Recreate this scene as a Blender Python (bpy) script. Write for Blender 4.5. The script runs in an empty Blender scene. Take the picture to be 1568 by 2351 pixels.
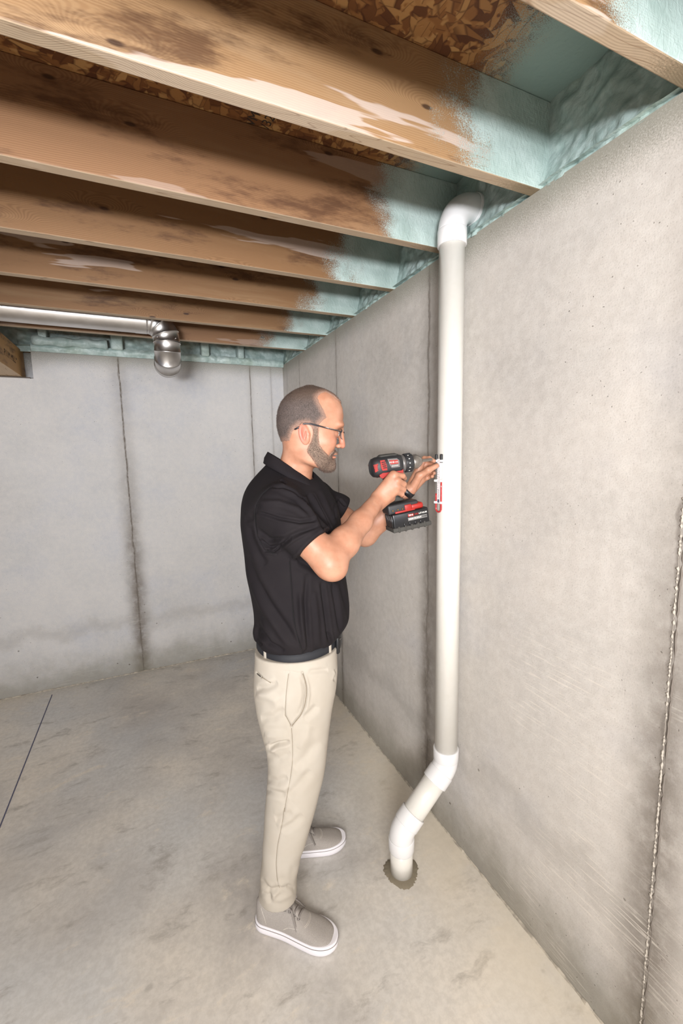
import bpy, bmesh, math, random
import numpy as np
from mathutils import Vector, Matrix, Euler, Quaternion
random.seed(7); rng = np.random.default_rng(7)
SC = bpy.context.scene
COL = SC.collection

# ------------------------------------------------------------------ camera
IW, IH = 1568, 2351
CAM = np.array([-1.0964, -3.5895, 1.653]); FPX = 993.94
YAW, PIT, ROL = 0.4207, 0.1298, -0.0204
_f = np.array([math.sin(YAW)*math.cos(PIT), math.cos(YAW)*math.cos(PIT), -math.sin(PIT)])
_r = np.array([math.cos(YAW), -math.sin(YAW), 0.0]); _u = np.cross(_r, _f)
RT = _r*math.cos(ROL)+_u*math.sin(ROL); UP = -_r*math.sin(ROL)+_u*math.cos(ROL); FW = _f
cd = bpy.data.cameras.new('camera'); cam = bpy.data.objects.new('camera', cd); COL.objects.link(cam)
cd.sensor_fit = 'VERTICAL'; cd.sensor_height = 36.0; cd.lens = FPX/IH*36.0
cd.clip_start = 0.02; cd.clip_end = 60
M = Matrix.Identity(4)
for i in range(3):
    M[i][0] = RT[i]; M[i][1] = UP[i]; M[i][2] = -FW[i]; M[i][3] = CAM[i]
cam.matrix_world = M
SC.camera = cam

# ------------------------------------------------------------------ world, lamps, exposure
SC.view_settings.view_transform = 'Standard'; SC.view_settings.look = 'None'
SC.view_settings.gamma = 1.0; SC.view_settings.use_curve_mapping = False
SC.view_settings.exposure = -0.14
SC.cycles.max_bounces = 6; SC.cycles.diffuse_bounces = 3; SC.cycles.glossy_bounces = 3; SC.cycles.transmission_bounces = 4
SC.cycles.caustics_reflective = False; SC.cycles.caustics_refractive = False; SC.cycles.use_adaptive_sampling = True; SC.cycles.adaptive_threshold = 0.035
wd = bpy.data.worlds.new('world'); SC.world = wd; wd.use_nodes = True
bg = wd.node_tree.nodes['Background']; bg.inputs[0].default_value = (0.80, 0.83, 1.0, 1); bg.inputs[1].default_value = 0.22

def area_lamp(name, loc, target, sx, sy, power, color):
    ld = bpy.data.lights.new(name, 'AREA'); ld.shape = 'RECTANGLE'; ld.size = sx; ld.size_y = sy
    ld.energy = power; ld.color = color
    o = bpy.data.objects.new(name, ld); COL.objects.link(o); o.location = loc
    o.rotation_euler = (Vector(target)-Vector(loc)).to_track_quat('-Z', 'Y').to_euler()
    return o
area_lamp('softbox_key', (-2.9, -6.2, 1.55), (-0.5, -1.4, 1.5), 0.9, 0.55, 72, (0.97, 0.97, 1.0))
area_lamp('fill_overhead', (-1.7, -4.9, 2.3), (-0.9, -2.9, 0.0), 1.6, 1.1, 128, (1.0, 0.96, 0.90))  # added fill standing in for ceiling bounce, lifts floor and right wall
area_lamp('softbox_right', (-0.35, -5.9, 1.75), (-0.7, -1.5, 1.6), 0.7, 0.5, 20, (0.92, 0.94, 1.0))
up_lamp = area_lamp('fill_upward', (-2.0, -5.7, 1.45), (-0.7, -2.2, 2.55), 0.6, 0.3, 36, (0.94, 0.96, 1.0)); up_lamp.data.spread = math.radians(80)  # added fill aimed up to brighten the lower joist faces and upper walls

# ------------------------------------------------------------------ pixel to point (points land on real planes of the room)
def ray(x, y): return FW+RT*(x-IW/2)/FPX-UP*(y-IH/2)/FPX
def on(x, y, ax, val):
    d = ray(x, y); return CAM+d*((val-CAM[ax])/d[ax])
def pix(P):
    d = np.asarray(P)-CAM; w = d@FW
    return np.stack([IW/2+FPX*(d@RT)/w, IH/2-FPX*(d@UP)/w], -1)

# ------------------------------------------------------------------ objects
def link(name, me, mat, parent=None, smooth=True):
    o = bpy.data.objects.new(name, me); COL.objects.link(o)
    if mat is not None: me.materials.append(mat)
    if smooth: me.polygons.foreach_set('use_smooth', [True]*len(me.polygons))
    if parent: o.parent = parent
    return o
def mesh(name, V, F, mat, parent=None, smooth=True):
    me = bpy.data.meshes.new(name)
    me.from_pydata([tuple(map(float, v)) for v in V], [], [tuple(map(int, f)) for f in F]); me.update()
    return link(name, me, mat, parent, smooth)
def meshq(name, V, Q, mat, parent=None):
    me = bpy.data.meshes.new(name); V = np.asarray(V, np.float32); Q = np.asarray(Q, np.int32)
    me.vertices.add(len(V)); me.vertices.foreach_set('co', V.ravel())
    me.loops.add(Q.size); me.loops.foreach_set('vertex_index', Q.ravel())
    me.polygons.add(len(Q)); me.polygons.foreach_set('loop_start', np.arange(len(Q), dtype=np.int32)*Q.shape[1])
    me.polygons.foreach_set('loop_total', np.full(len(Q), Q.shape[1], np.int32))
    me.update(calc_edges=True); me.validate()
    return link(name, me, mat, parent, True)
def bobj(name, bm, mat, parent=None, smooth=False):
    me = bpy.data.meshes.new(name); bm.normal_update(); bm.to_mesh(me); bm.free()
    return link(name, me, mat, parent, smooth)
def tag(o, label=None, cat=None, group=None, kind=None):
    if label: o['label'] = label
    if cat: o['category'] = cat
    if group: o['group'] = group
    if kind: o['kind'] = kind
    return o
def thing(name, label, cat, loc=(0, 0, 0), rot=(0, 0, 0), group=None):
    o = bpy.data.objects.new(name, None); COL.objects.link(o); o.empty_display_size = 0.1
    o.location = loc; o.rotation_euler = rot
    return tag(o, label, cat, group)
def box_bm(x0, x1, y0, y1, z0, z1, bev=0.0, seg=2, bm=None):
    own = bm is None
    b = bmesh.new()
    r = bmesh.ops.create_cube(b, size=1.0)
    for v in b.verts: v.co = Vector(((x0+x1)/2+v.co.x*(x1-x0), (y0+y1)/2+v.co.y*(y1-y0), (z0+z1)/2+v.co.z*(z1-z0)))
    if bev > 0: bmesh.ops.bevel(b, geom=list(b.edges), offset=bev, segments=seg, affect='EDGES', profile=0.5)
    if own: return b
    tmp = bpy.data.meshes.new('t'); b.to_mesh(tmp); b.free(); bm.from_mesh(tmp); bpy.data.meshes.remove(tmp); return bm
def loft(secs, cap=True, closed=True):
    n = len(secs[0]); V = [p for s in secs for p in s]; F = []
    for i in range(len(secs)-1):
        for j in range(n if closed else n-1):
            k = (j+1) % n; F.append((i*n+j, i*n+k, (i+1)*n+k, (i+1)*n+j))
    if cap:
        F.append(tuple(range(n))[::-1]); F.append(tuple((len(secs)-1)*n+j for j in range(n)))
    return V, F
def frames(P):
    P = np.asarray(P, float); T = np.gradient(P, axis=0); T /= np.linalg.norm(T, axis=1)[:, None]
    a = np.array([0, 0, 1.]) if abs(T[0][2]) < .9 else np.array([1., 0, 0])
    n = a-T[0]*(a@T[0]); n /= np.linalg.norm(n); Ns = [n]
    for t in T[1:]:
        n = Ns[-1]-t*(Ns[-1]@t); n /= np.linalg.norm(n); Ns.append(n)
    return P, T, np.array(Ns), np.cross(T, np.array(Ns))
def tube(P, r, n=12, cap=True):
    P, T, N1, B = frames(P); r = np.broadcast_to(r, (len(P),))
    A = np.linspace(0, 2*math.pi, n, endpoint=False)
    return loft([[P[i]+r[i]*(N1[i]*math.cos(a)+B[i]*math.sin(a)) for a in A] for i in range(len(P))], cap)
def lathe(prof, n=40, axis='z', closed=False):
    secs = []
    for (r, h) in prof:
        s = []
        for k in range(n):
            a = 2*math.pi*k/n; c, d = r*math.cos(a), r*math.sin(a)
            s.append((c, d, h) if axis == 'z' else ((h, c, d) if axis == 'x' else (d, h, c)))
        secs.append(s)
    V, F = loft(secs, not closed)
    if closed:
        m = len(secs)-1
        for j in range(n):
            k = (j+1) % n; F.append((m*n+j, m*n+k, k, j))
    return V, F
def ribbon(P, N1, w, t):
    """flat strap along P with normals N1, width w, thickness t"""
    P = np.asarray(P, float); N1 = np.asarray(N1, float); T = np.gradient(P, axis=0); T /= np.linalg.norm(T, axis=1)[:, None]
    B = np.cross(T, N1); B /= np.linalg.norm(B, axis=1)[:, None]; w = np.broadcast_to(w, (len(P),))
    secs = [[P[i]-B[i]*w[i]/2, P[i]+B[i]*w[i]/2, P[i]+B[i]*w[i]/2+N1[i]*t, P[i]-B[i]*w[i]/2+N1[i]*t] for i in range(len(P))]
    return loft(secs)
def text_obj(name, body, size, mat, parent, loc, rot, depth=0.0003, bold=0.0):
    cu = bpy.data.curves.new(name, 'FONT'); cu.body = body; cu.size = size; cu.extrude = depth; cu.offset = bold
    cu.align_x = 'CENTER'; cu.align_y = 'CENTER'; cu.resolution_u = 2
    t = bpy.data.objects.new('tmp', cu); COL.objects.link(t)
    dg = bpy.context.evaluated_depsgraph_get(); dg.update()
    me = bpy.data.meshes.new_from_object(t.evaluated_get(dg)); bpy.data.objects.remove(t)
    me.materials.clear()
    o = link(name, me, mat, parent, False); o.location = loc; o.rotation_euler = rot
    return o
def sstep(a, b, x):
    t = np.clip((x-a)/(b-a), 0, 1); return t*t*(3-2*t)

# ------------------------------------------------------------------ node helper
class NT:
    def __init__(s, name):
        s.m = bpy.data.materials.new(name); s.m.use_nodes = True; s.t = s.m.node_tree; s.t.nodes.clear()
        s.out = s.t.nodes.new('ShaderNodeOutputMaterial'); s.b = s.t.nodes.new('ShaderNodeBsdfPrincipled')
        s.t.links.new(s.b.outputs[0], s.out.inputs[0])
    def n(s, typ, **k):
        nd = s.t.nodes.new('ShaderNode'+typ)
        for a, v in k.items(): setattr(nd, a, v)
        return nd
    def put(s, sock, v):
        if isinstance(v, bpy.types.NodeSocket): s.t.links.new(v, sock)
        elif isinstance(v, (tuple, list)) and len(v) == 3 and sock.type == 'RGBA': sock.default_value = (*v, 1)
        else: sock.default_value = v
    def pos(s, kind='Object'):
        return s.n('TexCoord').outputs[kind] if kind != 'World' else s.n('NewGeometry').outputs['Position']
    def sep(s, v):
        nd = s.n('SeparateXYZ'); s.put(nd.inputs[0], v); return nd.outputs
    def scale(s, v, sc, rot=(0, 0, 0), loc=(0, 0, 0)):
        nd = s.n('Mapping'); s.put(nd.inputs['Vector'], v); nd.inputs['Scale'].default_value = sc; nd.inputs['Rotation'].default_value = rot
        nd.inputs['Location'].default_value = loc; return nd.outputs[0]
    def noise(s, v, sc, det=4, rough=.55, dist=0, col=False):
        nd = s.n('TexNoise'); s.put(nd.inputs['Vector'], v); nd.inputs['Scale'].default_value = sc; nd.inputs['Detail'].default_value = det
        nd.inputs['Roughness'].default_value = rough; nd.inputs['Distortion'].default_value = dist; return nd.outputs['Color' if col else 'Fac']
    def vor(s, v, sc, feat='F1', out='Distance', rnd=1.0):
        nd = s.n('TexVoronoi'); nd.feature = feat; s.put(nd.inputs['Vector'], v); nd.inputs['Scale'].default_value = sc
        nd.inputs['Randomness'].default_value = rnd; return nd.outputs[out]
    def math(s, op, a, b=0.0, c=0.0):
        nd = s.n('Math', operation=op); s.put(nd.inputs[0], a); s.put(nd.inputs[1], b)
        if len(nd.inputs) > 2: s.put(nd.inputs[2], c)
        return nd.outputs[0]
    def step(s, v, a, b, lo=0.0, hi=1.0):
        nd = s.n('MapRange'); nd.interpolation_type = 'SMOOTHSTEP'; s.put(nd.inputs[0], v)
        nd.inputs[1].default_value = a; nd.inputs[2].default_value = b; nd.inputs[3].default_value = lo; nd.inputs[4].default_value = hi
        return nd.outputs[0]
    def mix(s, f, a, b, mode='MIX'):
        nd = s.n('Mix', data_type='RGBA', blend_type=mode); s.put(nd.inputs[0], f); s.put(nd.inputs[6], a); s.put(nd.inputs[7], b); return nd.outputs[2]
    def vadd(s, a, b, op='ADD'):
        nd = s.n('VectorMath', operation=op); s.put(nd.inputs[0], a); s.put(nd.inputs[1], b); return nd.outputs[0]
    def ramp(s, f, stops):
        nd = s.n('ValToRGB'); e = nd.color_ramp.elements; s.put(nd.inputs[0], f)
        e[0].position, e[0].color = stops[0][0], (*stops[0][1], 1); e[1].position, e[1].color = stops[-1][0], (*stops[-1][1], 1)
        for p, c in stops[1:-1]:
            x = e.new(p); x.color = (*c, 1)
        return nd.outputs[0]
    def bump(s, h, strength=.3, dist=.01, nrm=None):
        nd = s.n('Bump'); s.put(nd.inputs['Height'], h); nd.inputs['Strength'].default_value = strength; nd.inputs['Distance'].default_value = dist
        if nrm is not None: s.put(nd.inputs['Normal'], nrm)
        return nd.outputs[0]
    def done(s, color=None, rough=None, nrm=None, metal=None, **k):
        if color is not None: s.put(s.b.inputs['Base Color'], color)
        if rough is not None: s.put(s.b.inputs['Roughness'], rough)
        if metal is not None: s.put(s.b.inputs['Metallic'], metal)
        if nrm is not None: s.put(s.b.inputs['Normal'], nrm)
        for a, v in k.items(): s.put(s.b.inputs[a], v)
        return s.m
def rgb(r, g, b):
    f = lambda c: ((c/255+.055)/1.055)**2.4 if c/255 > .04045 else c/255/12.92
    return (f(r), f(g), f(b))
def plain(name, c, rough=.5, metal=0.0, **k):
    t = NT(name); return t.done((*c,), rough, metal=metal, **k)
# ------------------------------------------------------------------ materials of the setting
HW = 2.4035; JT = HW+.235; FOAM = rgb(150, 180, 178)
def concrete(name, axis, seams, base=(176, 172, 166)):
    """axis: 0 = wall runs along x, 1 = wall runs along y; seams: (position, stain width, strength)"""
    t = NT(name); p = t.pos(); X = t.sep(p); s, z = X[axis], X[2]
    n1 = t.noise(p, 1.1, 5, .6); n2 = t.noise(t.vadd(p, (4, 9, 2)), 3.5, 6, .62); n3 = t.noise(p, 30, 5, .7); n4 = t.noise(p, 240, 2, .6)
    c = t.ramp(n1, [(.32, rgb(*[v-13 for v in base])), (.5, rgb(*base)), (.68, rgb(base[0]+9, base[1]+8, base[2]+7))])
    c = t.mix(t.step(n2, .35, .7), c, t.mix(.55, c, rgb(base[0]+14, base[1]+12, base[2]+10)))
    c = t.mix(t.step(t.noise(t.vadd(p, (1, 3, 7)), 2.1, 3), .5, .75, 0, .45), c, rgb(base[0]-14, base[1]-9, base[2]+2))
    c = t.mix(t.step(n3, .3, .72, 0, .35), c, rgb(222, 217, 210), 'MIX')
    c = t.mix(t.step(n4, .25, .45, .28, 0), c, rgb(112, 106, 100))
    for i, (s0, w, k) in enumerate(seams):
        wob = t.math('MULTIPLY', t.math('SUBTRACT', t.noise(t.vadd(p, (i, 0, 0)), 9, 4), .5), w*.5)
        d = t.math('ABSOLUTE', t.math('ADD', t.math('SUBTRACT', s, s0), wob))
        low = t.step(z, 1.9, .6, .35, 1.0)
        wide = t.math('MULTIPLY', t.math('POWER', t.step(d, 0, w*1.5, 1, 0), 1.6), t.math('MULTIPLY', low, min(1, k*1.1)))
        wide = t.math('MULTIPLY', wide, t.step(t.noise(p, 14, 5, .7), .2, .62, .45, 1))
        c = t.mix(wide, c, rgb(110, 101, 91))
        thin = t.step(d, .001, .010, min(1, k*.8), 0)
        c = t.mix(thin, c, rgb(112, 104, 96))
    # damp foot of the wall with algae tint
    ft = t.math('ADD', z, t.math('MULTIPLY', t.math('SUBTRACT', t.noise(p, 5, 6, .7), .5), .35))
    c = t.mix(t.step(ft, .0, .3, .62, 0), c, rgb(120, 115, 98))
    band = t.math('ABSOLUTE', t.math('SUBTRACT', ft, .42))
    c = t.mix(t.step(band, 0, .09, .25, 0), c, rgb(140, 134, 126))
    # bug holes
    v = t.vor(t.vadd(p, t.vadd(t.noise(p, 20, 2, col=True), (0.03, .03, .03), 'MULTIPLY')), 42)
    hol = t.math('MULTIPLY', t.step(v, .045, .095, 1, 0), t.step(t.noise(t.vadd(p, (8, 8, 8)), 2.6, 4), .47, .62))
    c = t.mix(t.math('MULTIPLY', hol, .75), c, rgb(84, 76, 68))
    v2 = t.vor(p, 9); h2 = t.math('MULTIPLY', t.step(v2, .035, .06, 1, 0), t.step(z, .9, .15, 0, 1))
    c = t.mix(t.math('MULTIPLY', h2, .8), c, rgb(86, 76, 66))
    # scraped light strokes low on the wall
    q = t.scale(p, (1, 8, 150) if axis == 1 else (8, 1, 150), (math.radians(38), 0, 0) if axis == 1 else (0, math.radians(30), 0))
    st = t.step(t.noise(q, 1.0, 3, .6), .53, .66)
    ms = t.math('MULTIPLY', t.step(z, 1.25, .85), t.step(t.noise(t.vadd(p, (2, 5, 1)), 2.0, 3), .46, .62))
    if axis == 1: ms = t.math('MULTIPLY', ms, t.step(s, -2.35, -2.7))
    else: ms = t.math('MULTIPLY', ms, 0.25)
    c = t.mix(t.math('MULTIPLY', t.math('MULTIPLY', st, ms), .8), c, rgb(222, 214, 203))
    # foam overspray at the top
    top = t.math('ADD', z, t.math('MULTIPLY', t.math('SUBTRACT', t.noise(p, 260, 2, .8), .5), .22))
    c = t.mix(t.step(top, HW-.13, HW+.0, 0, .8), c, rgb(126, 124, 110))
    h = t.math('SUBTRACT', t.math('ADD', t.math('MULTIPLY', n3, .35), t.math('MULTIPLY', n2, .8)), t.math('ADD', hol, h2))
    b = t.bump(h, .35, .006); b = t.bump(n4, .12, .002, b)
    return t.done(c, t.step(n3, .3, .7, .78, .92), b)
RS = [(-2.052, .075, .85), (-3.022, .10, .8), (-1.104, .035, .5), (-.42, .02, .3), (-.109, .025, .25)]
BS = [(-1.223, .085, .8), (-.276, .035, .55), (-.104, .02, .3)]
m_wall_r = concrete('concrete_wall_right', 1, RS, (190, 184, 177)); m_wall_b = concrete('concrete_wall_back', 0, BS, (196, 195, 195))

t = NT('concrete_floor'); p = t.pos(); X = t.sep(p)
w = t.vadd(p, t.vadd(t.noise(p, 1.5, 4, col=True), (.35, .35, .35), 'MULTIPLY'))
n1 = t.noise(w, 1.3, 6, .62); n2 = t.noise(t.scale(w, (3, 7, 1), (0, 0, .6)), 1.6, 7, .7); n3 = t.noise(p, 45, 4, .7)
c = t.ramp(n1, [(.32, rgb(180, 174, 168)), (.5, rgb(214, 207, 197)), (.66, rgb(232, 222, 207))])
c = t.mix(t.step(t.noise(t.vadd(p, (7, 1, 0)), 1.0, 3), .42, .7, 0, .6), c, rgb(206, 208, 209))
c = t.mix(t.step(n2, .54, .70, 0, .62), c, rgb(150, 143, 135))
c = t.mix(t.step(n2, .44, .28, 0, .7), c, rgb(229, 218, 201))
c = t.mix(t.step(n3, .35, .65, .18, 0), c, rgb(130, 122, 112))
v = t.vor(t.vadd(w, (3, 3, 0)), 6); sp = t.math('MULTIPLY', t.step(v, .03, .07, 1, 0), t.step(t.noise(p, 2.2, 2), .5, .6))
c = t.mix(t.math('MULTIPLY', sp, .6), c, rgb(105, 98, 90))
c = t.mix(t.math('MULTIPLY', t.step(X[0], -.42, -.02), t.step(t.noise(p, 3, 4), .3, .6, .2, .6)), c, rgb(228, 215, 192))
m_floor = t.done(c, t.step(n1, .3, .7, .5, .68), t.bump(t.math('ADD', n2, t.math('MULTIPLY', n3, .2)), .12, .006))

def wood(name, tint, foam=True, axis=0, spread=.30, patch=.0):
    t = NT(name); p = t.pos(); X = t.sep(p); oi = t.n('ObjectInfo').outputs['Random']
    seed = t.math('MULTIPLY', oi, 40.0); cx = t.n('CombineXYZ'); t.put(cx.inputs[0], seed); t.put(cx.inputs[1], t.math('MULTIPLY', oi, 3.1)); t.put(cx.inputs[2], seed)
    q = t.vadd(p, cx.outputs[0])
    sc = (1.2, 10, 10) if axis == 0 else (10, 1.2, 10)
    qs = t.scale(q, sc)
    g1 = t.noise(qs, 1.2, 5, .6, .4); wv = t.n('TexWave'); wv.wave_type = 'BANDS'; wv.bands_direction = 'Z'
    kc = t.n('CombineXYZ'); q0 = t.sep(q); t.put(kc.inputs[0], t.math('MULTIPLY', q0[axis], 2.0)); t.put(kc.inputs[1], t.math('MULTIPLY', q0[2], 5.5))
    kv = t.n('TexVoronoi', voronoi_dimensions='2D'); t.put(kv.inputs['Vector'], kc.outputs[0]); kv.inputs['Scale'].default_value = 1.0; kv.inputs['Randomness'].default_value = .9; kn = kv.outputs['Distance']
    kpull = t.step(kn, 0, .30, .07, 0)
    lz = t.n('CombineXYZ'); qz = t.sep(q)
    t.put(lz.inputs[2], t.math('ADD', t.math('ADD', t.math('ADD', qz[2], qz[1]), kpull), t.math('MULTIPLY', t.noise(t.scale(q, (.9, 3, 3) if axis == 0 else (3, .9, 3)), 1.0, 3), .075)))
    t.put(wv.inputs['Vector'], lz.outputs[0]); wv.inputs['Scale'].default_value = 62; wv.inputs['Distortion'].default_value = .6; wv.inputs['Detail'].default_value = 2
    a, b_, d = tint
    c = t.mix(t.step(wv.outputs['Fac'], .1, 1.0, 0, .5), rgb(*a), rgb(*b_))
    c = t.mix(t.step(g1, .52, .75, 0, .6), c, rgb(*d))
    blot = t.noise(t.scale(q, (2.2, 4, 9) if axis == 0 else (4, 2.2, 9)), 1.0, 6, .7)
    c = t.mix(t.step(blot, .52, .68, 0, .75), c, rgb(66, 36, 15))
    pale = t.noise(t.scale(t.vadd(q, (3, 3, 3)), (1.1, 3, 11) if axis == 0 else (3, 1.1, 11)), 1.0, 4, .5)
    c = t.mix(t.step(pale, .60, .615, 0, patch), c, rgb(190, 172, 160))
    c = t.mix(t.step(kn, .018, .042, .85, 0), c, rgb(46, 22, 8))
    # planed sapwood edge underneath with a few contour lines of grain
    und_ = t.step(t.sep(t.n('NewGeometry').outputs['Normal'])[2], -.8, -.9)
    cl_ = t.noise(t.scale(q, (1.6, 22, 3) if axis == 0 else (22, 1.6, 3)), 1.0, 2, .4); fr_ = t.math('ABSOLUTE', t.math('SUBTRACT', t.math('FRACT', t.math('MULTIPLY', cl_, 7.0)), .5))
    pe = t.mix(t.step(fr_, .0, .07, .6, 0), rgb(192, 172, 146), rgb(120, 92, 66))
    c = t.mix(t.math('MULTIPLY', und_, .72), c, pe)
    h = t.math('ADD', t.math('MULTIPLY', wv.outputs['Fac'], .15), g1); ro = .62
    nr = t.bump(h, .25, .003)
    if foam:
        wp = t.pos('World'); W = t.sep(wp)
        sg = t.math('MULTIPLY', t.math('SUBTRACT', t.noise(wp, 5, 3), .5), .42)
        gr = t.math('MULTIPLY', t.math('SUBTRACT', t.noise(wp, 380, 2, .8), .5), .34)
        e = t.math('ADD', t.math('ADD', W[0] if axis == 0 else W[1], sg), gr)
        # never on the planed underside
        nz = t.sep(t.n('NewGeometry').outputs['Normal'])[2]
        side = t.step(nz, -.75, -.5)
        f = t.math('MULTIPLY', t.step(e, -spread, -spread+.09), side)
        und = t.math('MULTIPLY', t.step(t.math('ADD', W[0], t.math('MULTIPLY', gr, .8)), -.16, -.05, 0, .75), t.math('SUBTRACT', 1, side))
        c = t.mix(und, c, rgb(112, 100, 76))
        shade = t.noise(wp, 9, 3)
        c = t.mix(f, c, t.mix(t.step(shade, .3, .7), rgb(156, 174, 168), rgb(182, 198, 193)))
        ripple = t.noise(t.scale(wp, (60, 60, 38)), 1.0, 3, .5, 1.5)
        nr = t.bump(t.math('MULTIPLY', ripple, f), .5, .006, nr); ro = t.math('SUBTRACT', .62, t.math('MULTIPLY', f, .2))
    return t.done(c, ro, nr)
m_w1 = wood('pine_pale', ((152, 119, 83), (130, 95, 62), (161, 133, 101)), patch=.75)
m_w2 = wood('pine_red', ((134, 98, 66), (112, 76, 49), (146, 113, 82)), patch=.3)
m_w3 = wood('pine_brown', ((130, 95, 61), (105, 72, 41), (144, 115, 82)), patch=.55)
m_beam = wood('beam_wood', ((190, 146, 88), (172, 126, 72), (204, 166, 112)), foam=False, axis=1)

t = NT('osb_sheathing'); p = t.pos(); wp = p
a = t.scale(p, (18, 52, 20), (0, 0, .5)); b = t.scale(t.vadd(p, t.vadd(t.noise(p, 6, 2, col=True), (.12, .12, 0), 'MULTIPLY')), (48, 17, 20), (0, 0, -.3))
va = t.vor(a, 1.0, out='Color'); vb = t.vor(b, 1.0, out='Color'); sel = t.step(t.noise(p, 22, 2), .46, .54)
f = t.mix(sel, va, vb); fs = t.sep(f)
c = t.ramp(fs[0], [(0, rgb(84, 46, 20)), (.3, rgb(122, 78, 40)), (.6, rgb(150, 104, 58)), (1, rgb(180, 138, 86))])
ed = t.step(t.mix(sel, t.vor(a, 1.0, 'DISTANCE_TO_EDGE'), t.vor(b, 1.0, 'DISTANCE_TO_EDGE')), 0, .09, .6, 0)
c = t.mix(ed, c, rgb(70, 36, 14))
W = t.sep(p); e = t.math('ADD', t.math('ADD', W[0], t.math('MULTIPLY', t.math('SUBTRACT', t.noise(p, 4, 3), .5), .3)), t.math('MULTIPLY', t.math('SUBTRACT', t.noise(p, 380, 2, .8), .5), .3))
fo = t.step(e, -.26, -.13)
c = t.mix(fo, c, rgb(140, 162, 156))
m_osb = t.done(c, .7, t.bump(t.math('ADD', fs[1], t.math('MULTIPLY', t.noise(p, 60, 2), fo)), .3, .002))

t = NT('spray_foam'); p = t.pos()
n = t.noise(p, 14, 4, .6, .8); v = t.vor(t.vadd(p, t.vadd(t.noise(p, 10, 2, col=True), (.05, .05, .05), 'MULTIPLY')), 30, 'SMOOTH_F1')
c = t.mix(t.step(n, .35, .68), rgb(152, 172, 167), rgb(184, 200, 196)); c = t.mix(t.step(t.noise(p, 5, 2), .5, .7, 0, .35), c, rgb(160, 174, 152))
m_foam = t.done(c, .42, t.bump(t.math('ADD', v, t.noise(p, 70, 3)), .45, .006))

# ------------------------------------------------------------------ structure
def slab(name, x0, x1, y0, y1, z0, z1, mat, nx=1):
    o = bobj(name, box_bm(x0, x1, y0, y1, z0, z1), mat); return tag(o, kind='structure')
XL, YF = -7.0, -8.0
floor = slab('floor', XL, .25, YF, .25, -.12, 0, m_floor)
wall_r = slab('wall_right', 0, .25, YF, .25, 0.0005, HW, m_wall_r)
# back wall with the beam pocket cut out
bm = bmesh.new()
PX0, PX1, PZ = -1.99, -1.742, 2.208
for b in [(XL, PX0, 0, .25, 0.0005, HW), (PX1, 0, 0, .25, 0.0005, HW), (PX0, PX1, 0, .25, 0.0005, PZ), (PX0, PX1, .14, .25, PZ, HW)]:
    box_bm(*b, bm=bm)
wall_b = tag(bobj('wall_back', bm, m_wall_b), kind='structure')
# upper floor deck: sheathing panels with gaps between them, each its own piece
ceil = bpy.data.objects.new('ceiling', None); COL.objects.link(ceil); tag(ceil, kind='structure')
ys = [.3, -.9, -2.12, -3.34, -4.56, -5.78, YF]; xs = [.25, -2.15, -4.6, XL]
for i in range(len(ys)-1):
    for j in range(len(xs)-1):
        g = .0025
        bobj('sheathing_panel', box_bm(xs[j+1]+g, xs[j]-g, ys[i+1]+g, ys[i]-g, JT+.0005, JT+.019), m_osb, ceil)
m_dark = plain('dark_subfloor', rgb(60, 40, 24), .9)
bobj('subfloor_backing', box_bm(XL, .25, YF, .25, JT+.0195, JT+.04), m_dark, ceil)
# joists
JW = .019
joist_labels = {
 0: 'wide pine joist just above the top elbow of the white pipe',
 1: 'reddish pine joist whose end is hidden behind the white pipe',
 2: 'brown pine joist, third of the row counted back from the white pipe elbow',
 3: 'thin looking brown joist fourth from the pipe towards the back wall',
 4: 'joist directly in front of the shiny metal duct',
 5: 'last joist before the back wall, behind the shiny metal duct',
 -1: 'pine joist at the top right corner of the photo with foam on its near side',
 -2: 'pine joist overhead above the camera, first outside the top of the photo'}
mats = {0: m_w1, 1: m_w2, 2: m_w3, 3: m_w3, 4: m_w3, 5: m_w2, -1: m_w1}
for k in range(-13, 6):
    yc = -2.572+.4064*k
    if yc < YF+.1: continue
    bm = box_bm(XL+.1, .12, yc-JW, yc+JW, HW+.0005, JT, .003, 2)
    o = bobj('floor_joist', bm, mats.get(k, m_w3))
    o['category'] = 'joist'; o['group'] = 'floor joists across the ceiling'
    o['label'] = joist_labels.get(k, 'plain pine joist of the ceiling, behind the photographer')
# rim boards
m_rim = plain('rim_board_wood', rgb(150, 110, 70), .7)
tag(bobj('trim_1', box_bm(.13, .17, YF, .25, HW+.0005, JT), m_rim), kind='structure')
tag(bobj('trim_2', box_bm(XL, .129, .13, .17, HW+.0005, JT), m_rim), kind='structure')

# spray foam: lumpy skin inside every joist bay along the right wall and along the back wall
def foam_patch(P0, A, B, N, na, nb, amp, seed, mk):
    """grid P0 + a*A + b*B pushed along N by lumps"""
    P0, A, B, N = map(np.array, (P0, A, B, N)); V = []; F = []
    for i in range(na+1):
        for j in range(nb+1):
            a, b = i/na, j/nb; p = P0+A*a+B*b
            edge = min(1, 6*min(a, 1-a)+.15)
            q = Vector(p*1.0)*18+Vector((seed, 0, 0))
            from mathutils import noise as mn
            c1 = mn.voronoi(q+Vector((0, mn.noise(q*.6)*.8, 0)))[0]; h = (1-min(1, c1[0]*1.35))*.6+mn.noise(q*.35)*.6+.25*mn.noise(q*2.5)
            V.append(p+N*(mk(a, b)+amp*h*edge))
    for i in range(na):
        for j in range(nb): F.append((i*(nb+1)+j, (i+1)*(nb+1)+j, (i+1)*(nb+1)+j+1, i*(nb+1)+j+1))
    return V, F
rows = []
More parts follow.
